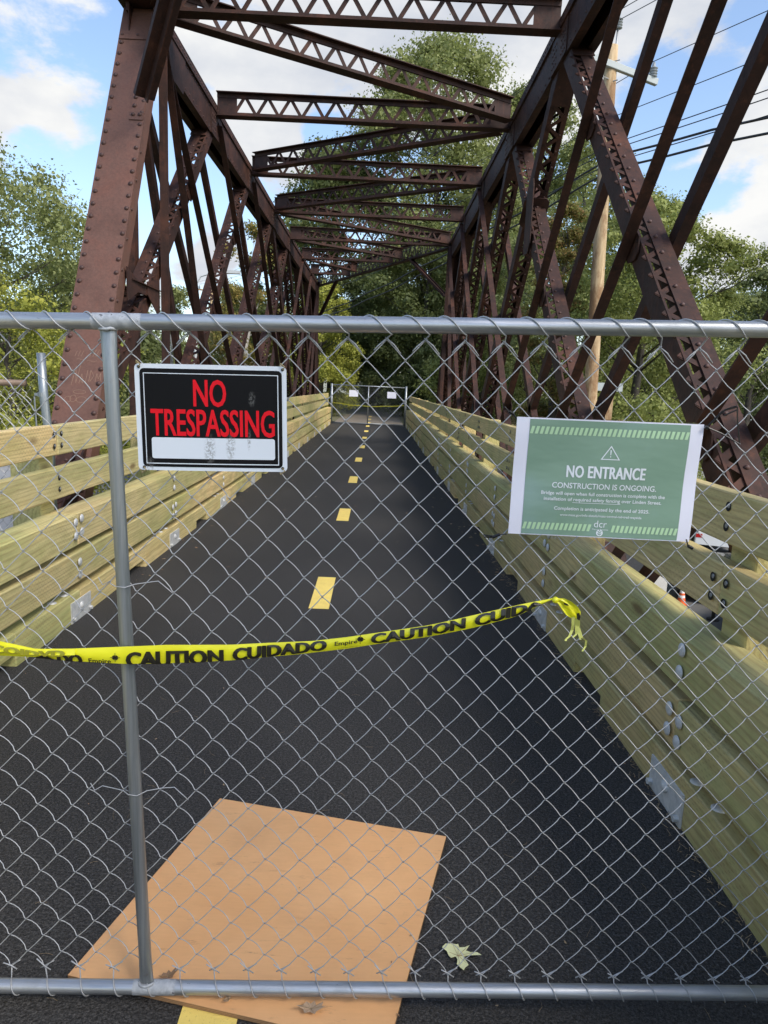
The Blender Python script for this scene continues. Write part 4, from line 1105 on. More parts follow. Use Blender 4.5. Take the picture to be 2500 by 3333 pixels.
# knot, crumpled tail and frayed strands
m = MB(); rr = random.Random(2)
m.lathe([(.001, -.008), (.007, -.005), (.0085, 0), (.007, .006), (.001, .009)], O=Vector((.4545, TY-.004, 1.2045)), ax=Vector((.6, .2, .5)).normalized(), n=9); SB(m, 'tape_knot', 'tape_yellow', tape, smooth=True)
m = MB(); cl = [(.455, 1.206, .006), (.468, 1.204, .012), (.482, 1.194, .018), (.497, 1.180, .021), (.508, 1.169, .017), (.513, 1.160, .011)]
ns = 7; vs = []
for i, (x, z, w) in enumerate(cl):
    for k in range(ns):
        f = k/(ns-1)-.5; vs.append(Vector((x+f*w*1.2, TY-.006-.007*math.sin(k*1.9+i)*.6, z+f*w*1.1)))
m.add(vs, [(i*ns+k, i*ns+k+1, (i+1)*ns+k+1, (i+1)*ns+k) for i in range(len(cl)-1) for k in range(ns-1)]); SB(m, 'tape_tail', 'tape_yellow', tape, smooth=True)
m = MB(); m.add([Vector((.507, TY-.014, 1.176)), Vector((.5135, TY-.014, 1.178)), Vector((.517, TY-.014, 1.168)), Vector((.516, TY-.014, 1.158)), Vector((.509, TY-.014, 1.162))], [(0, 4, 3, 2, 1)])
m.add([Vector((.472, TY-.014, 1.203)), Vector((.483, TY-.014, 1.199)), Vector((.486, TY-.014, 1.194)), Vector((.474, TY-.014, 1.197))], [(0, 3, 2, 1)]); SB(m, 'tape_lettering', 'tape_black', tape)
m = MB()
for pts, w in (([(.500, 1.165), (.502, 1.145), (.503, 1.128), (.497, 1.113), (.488, 1.107), (.487, 1.103)], .0028), ([(.508, 1.162), (.511, 1.142), (.514, 1.120), (.505, 1.112)], .0025), ([(.514, 1.160), (.519, 1.135), (.527, 1.112), (.539, 1.104), (.540, 1.088), (.532, 1.076)], .0022), ([(.511, 1.16), (.516, 1.14), (.519, 1.122), (.523, 1.108)], .0022)):
    vs = []
    for i, (x, z) in enumerate(pts):
        ww = w*(1.3-.5*i/len(pts)); y = TY-.006-.005*math.sin(i*1.7+x*90); vs += [Vector((x-ww, y, z)), Vector((x+ww, y-.002, z+.001))]
    m.add(vs, [(2*i, 2*i+1, 2*i+3, 2*i+2) for i in range(len(pts)-1)])
SB(m, 'frayed_strands', 'tape_frayed', tape)

# ------------------------------------------------------------------ plywood and leaves on the path
ply = empty('plywood_board', (-.24, 2.11, 0), label='square tan plywood board lying on the path under the gate', cat='board')
ca = Vector((.976, -.2165, 0)); cb = Vector((-.2546, -.967, 0)); C0 = Vector((-.579, 2.661, 0))
m = MB(); m.box(0, .93, 0, .925, .006, .0185, C0, (ca, cb, Z)); o = SB(m, 'board_core', 'plywood_edge', ply)
m = MB(); N = 24; vs = [C0+ca*(.93*i/N)+cb*(.925*j/N)+Z*(.0192+.0006*noise.noise(Vector((i*.3, j*.3, 0)))) for j in range(N+1) for i in range(N+1)]
m.add(vs, [(j*(N+1)+i, j*(N+1)+i+1, (j+1)*(N+1)+i+1, (j+1)*(N+1)+i) for j in range(N) for i in range(N)]); SB(m, 'board_face', 'plywood', ply, smooth=True)
def flat_leaf(pts, O, ang, size, mat, name, label, curl=.01, thick=.0006, **k):
    root = empty(name, O, label=label, cat='leaf', **k)
    m = MB(); c, s = math.cos(ang), math.sin(ang)
    P = [Vector(((px*c-py*s)*size, (px*s+py*c)*size, .003+curl*(px*px*.7+abs(py)*.35))) for px, py in pts]
    cen = Vector((0, 0, .004)); N = len(P)
    m.add([cen]+P, [(0, i+1, (i+1) % N+1) for i in range(N)]); o = m.build('leaf_blade', mat, root)
    m = MB()
    for i in range(0, N, max(1, N//7)): m.tube([cen+Z*.0006, P[i]*.8+Z*.001], .0006, 4)
    m.build('leaf_vein', 'litter_tan', root); return root
oak = [(-.15, .62), (-.42, .60), (-.60, .40), (-.42, .22), (-.38, .02), (-.30, -.10), (-.10, -.02), (-.04, -.22), (-.12, -.42), (.0, -.62), (.10, -.74), (.18, -.62), (.34, -.48), (.28, -.26), (.22, -.04), (.42, .0), (.72, .02), (.94, -.06), (.78, .12), (.52, .16), (.36, .26), (.56, .50), (.34, .42), (.12, .42), (.10, .60), (.02, .58)]
flat_leaf(oak, (.312, 1.892, .004), .05, .076, 'pale_leaf', 'fallen_leaf', 'large pale yellow lobed leaf lying on the asphalt right of the board', .012)
br1 = [(-1, -.3), (-.6, .1), (-.35, .45), (-.05, .35), (.2, .55), (.35, .2), (.8, .25), (.75, -.1), (1.05, -.35), (.4, -.3), (.3, -.55), (-.05, -.3), (-.4, -.5), (-.55, -.2)]
flat_leaf(br1, (-.115, 1.672, .022), .0, .040, 'tan_leaf', 'fallen_leaf', 'crumpled light brown leaf on the board, in front of the bottom pipe', .03)
flat_leaf(br1, (-.53, 1.765, .022), .5, .030, 'brown_leaf', 'fallen_leaf', 'curled brown leaf behind the foot of the gate post', .03)
flat_leaf([(-1, 0), (-.5, .3), (.2, .35), (1, .1), (.3, -.2), (-.4, -.25)], (-.345, 1.695, .022), 1.2, .022, 'tan_leaf', 'fallen_leaf', 'small curled tan leaf on the front part of the board', .02)
# litter of needles, scraps and small leaves
m = MB(); rr = random.Random(8)
for k in range(420):
    y = 1.3+rr.random()**1.6*31; side = rr.random()
    if side < .45: x = 1.27-abs(rr.gauss(0, .10))
    elif side < .6: x = -2.03+abs(rr.gauss(0, .15))
    else: x = rr.uniform(-2, 1.25)
    sz = rr.uniform(.003, .008) if y < 6 else rr.uniform(.012, .035); a_ = rr.uniform(0, 6.28)
    z = .004 if not (C0.x-.3 < x < .35 and 1.6 < y < 2.6) else .0215
    P = [Vector((x+sz*math.cos(a_+t_)*(1 if i % 2 else .5), y+sz*math.sin(a_+t_)*(1 if i % 2 else .5), z+rr.uniform(0, .004))) for i, t_ in enumerate((0, 1.4, 3.1, 4.6))]
    m.cur = rr.randint(0, 2); m.add(P, [(0, 1, 2, 3)])
for k in range(60):
    y = rr.uniform(1.35, 4); x = rr.uniform(-1.2, 1.2); a_ = rr.uniform(0, 6.28); L_ = rr.uniform(.02, .06); b_ = rr.uniform(-.4, .4)
    m.cur = 0; m.tube([(x, y, .006), (x+L_*.5*math.cos(a_), y+L_*.5*math.sin(a_), .008), (x+L_*math.cos(a_+b_), y+L_*math.sin(a_+b_), .006)], .0005, 3)
for k in range(520):
    y = 1.5+rr.random()**1.4*6; x = 1.29-abs(rr.gauss(0, .035)); a_ = rr.uniform(0, 6.28); L_ = rr.uniform(.01, .035)
    m.cur = 0; m.tube([(x, y, .004), (x+L_*math.cos(a_), y+L_*math.sin(a_), .012)], .0011, 3)
m.build('leaf_litter', ['litter_tan', 'tan_leaf', 'brown_leaf'], kind='stuff')
# two pine needles in front of the gate
m = MB()
for a_ in (-.2, .0, .15): m.tube([(.21, 1.655, .006), (.205+.03*a_, 1.62, .008), (.195+.08*a_, 1.585, .006)], .0006, 4)
m.build('pine_needles', 'litter_tan', label='small bundle of dry pine needles in front of the bottom pipe', cat='needles')

# ------------------------------------------------------------------ far gate with two papers
fg = empty('chain_link_gate', (-.4, 32.2, 0), label='distant chain-link gate closing the far end of the path', cat='gate')
def FB(m, name, mat, **k): o = m.build(name, mat, fg, **k); o.location = -fg.location; return o
gx0, gx1, gy = -2.0, 1.2, 32.2
gzt = lambda x: 1.72-.004*(x); gzb = .06
for pts, nm in (([(gx0, gy, gzt(gx0)), (gx1, gy, gzt(gx1))], 'top_pipe'), ([(gx0, gy, gzb), (gx1, gy, gzb)], 'bottom_pipe'), ([(-.42, gy, gzb), (-.42, gy, gzt(0))], 'middle_pipe')):
    m = MB(); m.tube(pts, .024, 8); FB(m, nm, 'galvanized_post', smooth=True)
for x in (gx0-.06, gx1+.06): m = MB(); m.tube([(x, gy, 0), (x, gy, 1.78)], .05, 10); FB(m, 'gate_post', 'galvanized_post', smooth=True)
m = MB(); st = .12
for k in range(-16, 30):
    for sg in (1, -1):
        x0 = gx0+k*st; z0 = gzb; x1 = x0+sg*1.66; z1 = 1.72
        a_, b_ = (x0, z0), (x1, z1)
        def clip(p, q):
            pts = []
            for t_ in np.linspace(0, 1, 15):
                x = p[0]+(q[0]-p[0])*t_; z = p[1]+(q[1]-p[1])*t_
                if gx0 <= x <= gx1: pts.append((x, gy, z))
            return pts
        pl = clip(a_, b_)
        if len(pl) > 1: m.tube([pl[0], pl[-1]], .0022, 3, caps=False)
FB(m, 'mesh_wires', 'old_wire', kind='stuff')
for (x, z, lab) in ((-1.08, 1.38, 'left of two white papers on the distant gate'), (.62, 1.37, 'right of two white papers on the distant gate')):
    m = MB(); m.box(x-.2, x+.2, gy-.04, gy-.035, z-.14, z+.14); m.build('paper_notice', 'poster_white', label=lab, cat='notice', group='papers on the distant gate')
m = MB(); vs = []
for i in range(21): x = gx0+(gx1-gx0)*i/20; z = .92-.10*math.sin(math.pi*i/20)+.01*math.sin(i); vs += [Vector((x, gy-.06, z)), Vector((x, gy-.06, z+.035))]
m.add(vs, [(2*i, 2*i+1, 2*i+3, 2*i+2) for i in range(20)]); m.build('caution_tape', 'tape_ghost', label='faded yellow tape sagging across the distant gate', cat='tape')

# ------------------------------------------------------------------ chain-link fence beyond the left railing
lf = empty('chain_link_fence', (-2.7, 5.2, 0), label='low chain-link fence with a brown top rail beyond the left railing', cat='fence')
def LB(m, name, mat, **k): o = m.build(name, mat, lf, **k); o.location = -lf.location; return o
m = MB(); m.tube([(-5.6, 5.35, 1.56), (-4, 5.28, 1.60), (-2.53, 5.2, 1.622)], .024, 12); LB(m, 'top_rail', 'brown_rail', smooth=True)
m = MB(); m.tube([(-2.42, 5.22, 1.84), (-2.41, 5.22, 1.5), (-2.38, 5.22, 1.2), (-2.36, 5.22, -1.5)], .030, 14); LB(m, 'fence_post', 'galvanized_post', smooth=True)
m = MB(); m.lathe([(.033, 0), (.033, .03)], O=Vector((-2.42, 5.22, 1.53)), n=14); m.box(-2.47, -2.44, 5.20, 5.23, 1.535, 1.555); LB(m, 'post_band', 'galvanized_post')
m = MB(); m.tube([(-2.47, 5.2, 1.53), (-2.43, 5.2, .2)], .006, 6); LB(m, 'tension_bar', 'galvanized_post')
m = MB(); m.tube([(-5.2, 5.32, 1.56), (-5.2, 5.32, -1.5)], .03, 12); LB(m, 'fence_post', 'galvanized_post', smooth=True)
hw, hh = .030, .036
for j in range(0, 44):
    pts = []
    for r in range(24):
        c = j + (r+j) % 2; x = -2.50-c*hw; z = 1.60-r*hh*1.35
        pts.append((x+.004*math.sin(r*.7+j), 5.2+.006*math.sin(j+r), z+.01*(x+2.5)))
        pts.append((x-(.006 if (r+j) % 2 else -.006), 5.2, z-.012))
    m = MB(); m.tube(pts, .0017, 4, caps=False); LB(m, 'wire', 'old_wire')

# ------------------------------------------------------------------ utility poles and wires
def utility_pole(base, top, r0, r1, lab, detail=True):
    base, top = Vector(base), Vector(top)
    up = empty('utility_pole', base, label=lab, cat='utility pole')
    def B(m, name, mat, **k): o = m.build(name, mat, up, **k); o.location = -base; return o
    m = MB(); N = 14; m.tube([base.lerp(top, i/N) for i in range(N+1)], r0, 16, rs=[r0+(r1-r0)*i/N for i in range(N+1)]); B(m, 'pole_shaft', 'pole_wood', smooth=True)
    def insulator(p, h=.0):
        m = MB(); prof = []
        for i in range(4): prof += [(.045, i*.055), (.095, i*.055+.012), (.09, i*.055+.022), (.045, i*.055+.03)]
        prof += [(.04, .23), (.03, .30), (.015, .31)]
        m.lathe(prof, O=Vector(p), n=14); B(m, 'insulator', 'insulator_grey', smooth=True)
    if detail:
        a = top+Vector((-.52, -.25, -.33)); b = top+Vector((1.12, .15, -.62))
        d = (b-a).normalized(); e = d.cross(Z).normalized(); f = e.cross(d)
        m = MB(); m.box(0, (b-a).length, -.05, .05, -.07, .07, a, (d, e, f)); B(m, 'crossarm', 'fibreglass_arm', bevel=.01)
        insulator(b-d*.12+Z*.07); 
        pin = top+Vector((.1, 0, .35)); m = MB(); m.tube([top+Vector((.09, -.02, -.45)), pin], .022, 8); B(m, 'ridge_pin', 'hardware_zinc', smooth=True)
        insulator(pin)
        m = MB()
        for dz_, dx_ in ((-.35, .16), (-.75, .15), (-.7, -.18), (-1.5, .17)): m.tube([top+Vector((0, -.1, dz_)), top+Vector((dx_, -.16, dz_+.02))], .012, 6)
        B(m, 'bolts', 'hardware_zinc')
        m = MB(); rr = random.Random(6)
        for k in range(7):
            c = top+Vector((.22+rr.uniform(-.03, .03), -.1+rr.uniform(-.04, .04), -1.75-.12*k)); r = .11+.02*(k % 3)
            m.tube([c+Vector((r*math.cos(t_), .03*math.sin(2*t_), r*math.sin(t_)*.9)) for t_ in [2*math.pi*q/14 for q in range(14)]], .014, 5, closed=True)
        B(m, 'coiled_cable', 'hardware_zinc', smooth=True)
    else:
        m = MB(); m.box(-1.1, 1.1, -.05, .05, -.6, -.48, top, (Vector((.89, .456, 0)), Vector((-.456, .89, 0)), Z)); B(m, 'crossarm', 'pole_wood')
        for x_ in (-1, 1): insulator(top+Vector((.89*x_, .456*x_, -.48)))
    return up
PT = Vector((4.80, 17, 9.24))
utility_pole((5.25, 17, G0), PT, .175, .135, 'tall pale wooden utility pole with a grey crossarm behind the right truss')
P2 = Vector((-14.3, 62, 9.6)); utility_pole((-14.3, 62, G0), P2, .17, .13, 'distant wooden utility pole seen through the left truss', False)
P3 = Vector((24.5, -27, 10.5)); 
ends = [((.1, 0, .72), (.9, .46, .1), (0, 0, .9), 'highest'), ((.1, .0, .52), (-.9, -.46, .1), (.3, 0, .4), 'second highest'), ((1.0, .13, -.2), (-.9, -.4, -.1), (1.3, 0, -.2), 'third highest'),
        ((.15, -.1, -1.45), (.1, 0, -1.4), (.3, 0, -1.0), 'fourth highest'), ((.2, -.1, -2.0), (.1, 0, -2.0), (.3, 0, -1.6), 'upper of the three closely spaced'), ((.2, -.1, -2.12), (.1, 0, -2.25), (.3, 0, -1.95), 'middle of the three closely spaced'), ((.2, -.1, -2.4), (.1, 0, -2.6), (.3, 0, -2.4), 'lowest of the three closely spaced')]
for k, (a_, b_, c_, nm) in enumerate(ends):
    p1 = PT+Vector(a_); p2 = P2+Vector(b_); p3 = P3+Vector(c_); m = MB(); pts = []
    for (A_, B_, sag) in ((p3, p1, 1.0), (p1, p2, .9)):
        for i in range(17):
            t_ = i/16; q = A_.lerp(B_, t_); q.z -= sag*4*t_*(1-t_); pts.append(q)
    m.tube(pts, .011 if k > 3 else .009, 5); m.build('overhead_wire', 'cable_black', smooth=True, label='thin black wire, %s of those running over the pole' % nm, cat='wire', group='wires strung on the utility poles')
for k, (z1, z3, nm) in enumerate(((-2.15, 0, 'upper'), (-2.42, -.25, 'lower'))):
    m = MB(); p1 = PT+Vector((.35, -.1, z1-.05)); p3 = P3+Vector((2, 0, -4.1+z3)); p2 = P2+Vector((.3, 0, z1-1.4)); pts = []
    for (A_, B_, sag) in ((p3, p1, 1.0), (p1, p2, 1.5)):
        for i in range(41): t_ = i/40; q = A_.lerp(B_, t_); q.z -= sag*4*t_*(1-t_); q.z += .03*math.sin(i*1.7); pts.append(q)
    m.tube(pts, .024, 6); m.build('overhead_cable', 'cable_black', smooth=True, label='%s of two thick black cables slung below the power wires' % nm, cat='cable', group='cables slung below the wires')
# board on posts beside the pole
bs = empty('roadside_board', (6.2, 20, G0), label='weathered wooden frame with a pale top board beside the utility pole', cat='frame')
for x_ in (5.85, 6.45): m = MB(); m.box(x_-.09, x_+.09, 19.92, 20.08, G0, 1.95); o = m.build('frame_post', 'pole_wood', bs); o.location = -bs.location
m = MB(); m.box(5.55, 6.75, 19.86, 19.90, 1.86, 2.08); o = m.build('top_board', 'fibreglass_arm', bs); o.location = -bs.location
# street lamp far left
sl = empty('street_lamp', (-9.6, 38, G0), label='grey street lamp with a curved arm beyond the left truss', cat='street lamp')
m = MB(); m.tube([(-9.6, 38, G0), (-9.6, 38, 6.6)], .09, 8); o = m.build('lamp_post', 'lamp_grey', sl); o.location = -sl.location
m = MB(); m.tube([(-9.6, 38, 6.4), (-9.3, 38, 6.9), (-8.6, 38, 7.15), (-7.9, 38, 7.2)], .05, 6); o = m.build('lamp_arm', 'lamp_grey', sl); o.location = -sl.location
m = MB(); m.box(-8.1, -7.3, 37.85, 38.15, 7.1, 7.25); o = m.build('lamp_head', 'lamp_grey', sl); o.location = -sl.location

# ------------------------------------------------------------------ vehicles, cones, shed below on the right
def car(x, y, rz, paint, label, h=1.5, L=4.6, van=False, W=1.85):
    root = empty('parked_car', (x, y, G0+.035), label=label, cat='car'); root.rotation_euler.z = rz
    if van: prof = [(-L/2, .35), (-L/2, .95), (-L/2+.12, h-.1), (-L/2+.4, h), (L*.18, h), (L*.31, 1.12), (L/2-.25, .98), (L/2, .75), (L/2, .32)]
    else: prof = [(-L/2, .35), (-L/2, .88), (-L/2+.35, .98), (-L*.28, h-.06), (-L*.08, h), (L*.10, h-.04), (L*.26, .98), (L/2-.2, .82), (L/2, .62), (L/2, .32)]
    m = MB(); N = len(prof); secs = []
    for (yy, inset, sh) in ((-W/2, .0, 0), (-W/2+.06, -.0, 1), (W/2-.06, 0, 1), (W/2, 0, 0)):
        for (px, pz) in prof:
            k = .0 if pz < 1.0 else (pz-.95)*.34
            yv = yy*(1-k*.5) if sh == 1 else (yy*(1-k*.5)*.985)
            secs.append(Vector((px*(1 if sh else .985), yv, pz if sh == 0 else pz+.02)))
    fs = [tuple(range(N)), tuple(3*N+i for i in range(N))[::-1]]
    for r in range(3):
        for i in range(N): fs.append((r*N+i, (r+1)*N+i, (r+1)*N+(i+1) % N, r*N+(i+1) % N))
    m.add(secs, fs); m.build('body', paint, root, bevel=.04)
    zb_, zt_ = .98, h-.12
    for sd in (-1, 1):
        m = MB(); a0 = -L*.36 if not van else -L*.44; a1 = L*.20 if not van else L*.25
        yb_ = sd*(W/2*(1-.17*(zb_+.04-.95))+.012); yt_ = sd*(W/2*(1-.17*(zt_-.95))+.012)
        for q0, q1 in ((a0, (a0+a1)/2-.05), ((a0+a1)/2+.05, a1)):
            i0 = .35 if q0 == a0 and not van else .05; i1 = .35 if q1 == a1 else .0
            m.add([Vector((q0, yb_, zb_+.04)), Vector((q1, yb_, zb_+.04)), Vector((q1-i1, yt_, zt_)), Vector((q0+i0, yt_, zt_))], [(0, 1, 2, 3) if sd < 0 else (3, 2, 1, 0)])
        m.build('side_window', 'car_glass', root)
        m = MB(); 
        for q in (-.2, -1.1): m.box(q, q+.16, sd*(W/2+.005)-.012, sd*(W/2+.005)+.012, .86, .885)
        m.build('door_handle', 'black_plastic', root)
    for (px0, pz0, px1, pz1, nm) in ((L*.26 if not van else L*.305, 1.0 if not van else 1.14, L*.11 if not van else L*.19, h-.06, 'windscreen'),):
        m = MB(); m.add([Vector((px0+.02, -W*.4, pz0+.03)), Vector((px0+.02, W*.4, pz0+.03)), Vector((px1+.03, W*.36, pz1+.02)), Vector((px1+.03, -W*.36, pz1+.02))], [(0, 1, 2, 3)]); m.build(nm, 'car_glass', root)
    for px in (-L*.31, L*.31):
        for sd in (-1, 1):
            m = MB(); m.lathe([(.33, -.11), (.34, -.08), (.34, .08), (.33, .11)], O=Vector((px, sd*(W/2-.08), .33)), ax=Y, n=18); wh = m.build('wheel', 'tyre', root, smooth=False)
            m = MB(); m.lathe([(.21, 0), (.19, .02), (.05, .03)], O=Vector((px, sd*(W/2+.03), .33)), ax=Y*sd, n=12); m.build('rim', 'rim_alloy', wh)
    for sd in (-.72, .72):
        m = MB(); m.box(L/2-.06, L/2+.012, sd-.16, sd+.16, .62, .74); m.build('headlight', 'rim_alloy', root)
        m = MB(); m.box(-L/2-.012, -L/2+.06, sd-.14, sd+.14, .72, .9); m.build('tail_light', 'tail_red', root)
    return root
car(17.2, 35.2, 1.2, 'car_white', 'white van parked below, seen between the right railing planks', 1.9, 4.8, True)
car(13.1, 26.3, 1.0, 'car_black', 'black car parked below, behind the orange traffic cone', 1.45, 4.7)
car(12.5, 21.4, 1.0, 'car_grey', 'dark grey car parked below beside the red striped delineator', 1.5, 4.6)
car(26, 44, .3, 'car_black', 'black van parked beyond the right end of the truss', 1.9, 4.9, True)
car(22, 52, .2, 'car_white', 'white car parked in front of the white shed', 1.5, 4.5)
def cone(x, y, lab, h=.75):
    root = empty('traffic_cone', (x, y, G0+.035), label=lab, cat='cone')
    m = MB(); m.box(-.19, .19, -.19, .19, 0, .03); m.build('cone_base', 'cone_orange', root)
    m = MB(); m.lathe([(.15, .03), (.115, .25)], n=16, cap=False); m.lathe([(.085, .42), (.055, .60)], n=16, cap=False) if False else None
    m.lathe([(.048, .62), (.03, h), (.001, h+.01)], n=16, cap=False); m.lathe([(.098, .34), (.086, .42)], n=16, cap=False); m.build('cone_body', 'cone_orange', root, smooth=True)
    m = MB(); m.lathe([(.115, .25), (.098, .34)], n=16, cap=False); m.lathe([(.086, .42), (.048, .62)], n=16, cap=False); m.build('reflective_collar', 'cone_white', root, smooth=True)
cone(11.1, 24.3, 'orange traffic cone with white collars on the ground below the right railing')
dl = empty('delineator_post', (11.45, 22.6, G0+.035), label='slim red and white delineator post below the right railing', cat='delineator')
m = MB(); m.lathe([(.2, 0), (.2, .05), (.06, .07), (.05, .5)], n=14); m.build('base', 'tyre', dl)
m = MB(); m.lathe([(.05, .5), (.05, .8)], n=12, cap=False); m.build('white_band', 'cone_white', dl)
m = MB(); m.lathe([(.05, .8), (.05, 1.15), (.001, 1.17)], n=12, cap=False); m.build('red_band', 'tail_red', dl)
sh = empty('storage_shed', (30, 60, G0), label='long low white shed beyond the parking lot on the right', cat='shed')
m = MB(); m.box(-7, 9, -2, 2, 0, 5.6); m.build('wall', 'trailer_white', sh)
m = MB(); m.box(-7.2, 9.2, -2.2, 2.2, 5.6, 5.8); m.build('roof', 'lamp_grey', sh)
for k in range(5): m = MB(); m.box(-6+k*3, -4.2+k*3, -2.03, -2.0, 2.2, 3.6); m.build('window', 'car_glass', sh)
tp_ = empty('light_pole', (27.6, 58, G0), label='slim grey light pole standing before the white shed', cat='light pole')
m = MB(); m.tube([(0, 0, 0), (0, 0, 9.8)], .09, 8); m.build('shaft', 'lamp_grey', tp_); m = MB(); m.box(-.3, .3, -.12, .12, 9.8, 9.95); m.build('lamp_head', 'lamp_grey', tp_)

# ------------------------------------------------------------------ trees
def ground_z(x, y):
    s = s_perp(x, y)
    if abs(s) < 6.3: return G0
    prof = [(-11.5, G0), (-8.5, -3.9), (-5.6, -1.7), (-3.2, -.12), (2.4, -.12), (5.0, -1.9), (7.6, -3.9), (9.6, G0)]
    if x <= prof[0][0] or x >= prof[-1][0]: return G0
    return float(np.interp(x, [p[0] for p in prof], [p[1] for p in prof]))
def tree(x, y, top, rad, mat, label, nleaf=16000, leaf=.16, cbase=.28, seed=1, barkm='bark', shape=1.0, nboughs=60, group=None, ry=None, fill=.45, lean=(0, 0), squash=.62, extra=None, name='broadleaf_tree', dens=1.0):
    nleaf = int(nleaf*1.75); leaf *= .92; nboughs = int(nboughs*1.7)
    rs = np.random.RandomState(seed); rr = random.Random(seed)
    gz = ground_z(x, y)-.1; H = top-gz; zc0 = gz+H*cbase; ch = top-zc0
    root = empty(name, (x, y, gz), label=label, cat='tree', group=group)
    r0 = .018*H+.06
    m = MB(); ends_ = []
    tt = [Vector((lean[0]*f*H, lean[1]*f*H, f*H*.86)) + Vector((rr.uniform(-.02, .02)*H*f, rr.uniform(-.02, .02)*H*f, 0)) for f in [i/9 for i in range(10)]]
    m.tube(tt, r0, 9, rs=[r0*(1.25-.25*min(1, i))*(1-.85*i/9) for i in range(10)])
    # boughs: blob centres spread through the crown
    cen = []
    for k in range(nboughs):
        f = (k+.5)/nboughs; zf = rr.random()
        # envelope radius by height: full in the lower middle, tapering to the top
        env = rad*(min(1, .55+1.6*zf)*math.sqrt(max(0, 1-max(0, (zf-.35)/.65)**2.2)))+.05
        a = rr.uniform(0, 2*math.pi); q = math.sqrt(rr.uniform(.12, 1))*env*(.82+.36*rr.random())
        cz = (zc0-gz)+ch*(zf*.97)
        cen.append((q*math.cos(a)+lean[0]*cz, q*math.sin(a)*((ry or rad)/rad)+lean[1]*cz, cz, (.17+.15*rr.random())*rad*(1.15-.40*zf)))
    if extra: cen += extra
    for (bx, by, bz, br) in cen[::2]:
        h0 = max(.15*H, bz-.45*math.hypot(bx, by)-.6); h0 = min(h0, H*.84); i = min(8, int(h0/(H*.86)*9)); p0 = tt[i].lerp(tt[i+1], h0/(H*.86)*9-i)
        p1 = Vector((bx, by, bz)); mid = p0.lerp(p1, .5)+Vector((0, 0, -.06*(p1-p0).length)); rb = max(.02, r0*.32*(1-h0/H))
        m.tube([p0, mid, p1], rb, 5, rs=[rb, rb*.65, rb*.2])
        for q in range(3):
            e = p1+Vector((rr.uniform(-1, 1), rr.uniform(-1, 1), rr.uniform(-.4, 1)))*br*.9; m.tube([mid.lerp(p1, .5+.2*q), e], rb*.3, 4, rs=[rb*.35, rb*.08])
    m.build('trunk', barkm, root, smooth=True)
    C_ = np.array(cen); w = C_[:, 3]**2; idx = rs.choice(len(C_), nleaf, p=w/w.sum())
    d = rs.normal(size=(nleaf, 3)); d /= np.linalg.norm(d, axis=1)[:, None]
    rad_ = (rs.uniform(fill, 1.12, nleaf))**1.0
    # small tufts along the bough surface make the outline ragged
    tuft = rs.normal(size=(nleaf, 3))*.10
    P = C_[idx, :3] + (d*rad_[:, None]+tuft)*C_[idx, 3:4]*np.array([1.15, 1.15, squash+.2])
    P[:, 2] += -.05*C_[idx, 3]
    # leaf quads: long diamonds, mostly flat, tips drooping
    out = d*np.array([1, 1, .35])+rs.normal(size=(nleaf, 3))*.75; out[:, 2] -= .35; out /= np.linalg.norm(out, axis=1)[:, None]
    side = np.cross(out, rs.normal(size=(nleaf, 3))*.5+np.array([0, 0, 1.0])); side /= np.linalg.norm(side, axis=1)[:, None]+1e-9
    ln = leaf*rs.uniform(.55, 1.25, nleaf)[:, None]
    v0 = P-out*ln*.5; v2 = P+out*ln*.5; v1 = P+side*ln*.30; v3 = P-side*ln*.30
    V_ = np.stack([v0, v1, v2, v3], 1).reshape(-1, 3).astype(np.float32)
    # inner foliage: crumpled sheets of overlapping leaves deep in each bough, so that crowns close up
    nin = int(len(C_)*140*dens); ii = rs.randint(0, len(C_), nin); dd = rs.normal(size=(nin, 3)); dd /= np.linalg.norm(dd, axis=1)[:, None]
    Pi = C_[ii, :3] + dd*(rs.uniform(.05, .80, nin)**.7)[:, None]*C_[ii, 3:4]*np.array([1.1, 1.1, squash+.15])
    a1 = np.cross(dd, rs.normal(size=(nin, 3))); a1 /= np.linalg.norm(a1, axis=1)[:, None]+1e-9; a2 = np.cross(a1, dd+rs.normal(size=(nin, 3))*.35); a2 /= np.linalg.norm(a2, axis=1)[:, None]+1e-9
    li = np.minimum(C_[ii, 3:4]*.15, leaf*.75)*rs.uniform(.6, 1.25, nin)[:, None]
    V2 = np.stack([Pi-a1*li, Pi+a2*li*.8, Pi+a1*li, Pi-a2*li*.8], 1).reshape(-1, 3).astype(np.float32)
    V_ = np.concatenate([V_, V2]); nleaf += nin
    me = bpy.data.meshes.new('crown'); me.vertices.add(nleaf*4); me.vertices.foreach_set('co', V_.ravel())
    me.loops.add(nleaf*4); me.loops.foreach_set('vertex_index', np.arange(nleaf*4, dtype=np.int32))
    me.polygons.add(nleaf); me.polygons.foreach_set('loop_start', np.arange(0, nleaf*4, 4, dtype=np.int32)); me.polygons.foreach_set('loop_total', np.full(nleaf, 4, dtype=np.int32))
    me.materials.append(MATS[mat]); me.update(calc_edges=True); me.validate()
    o = bpy.data.objects.new('crown', me); COL.objects.link(o); o.parent = root
    return root
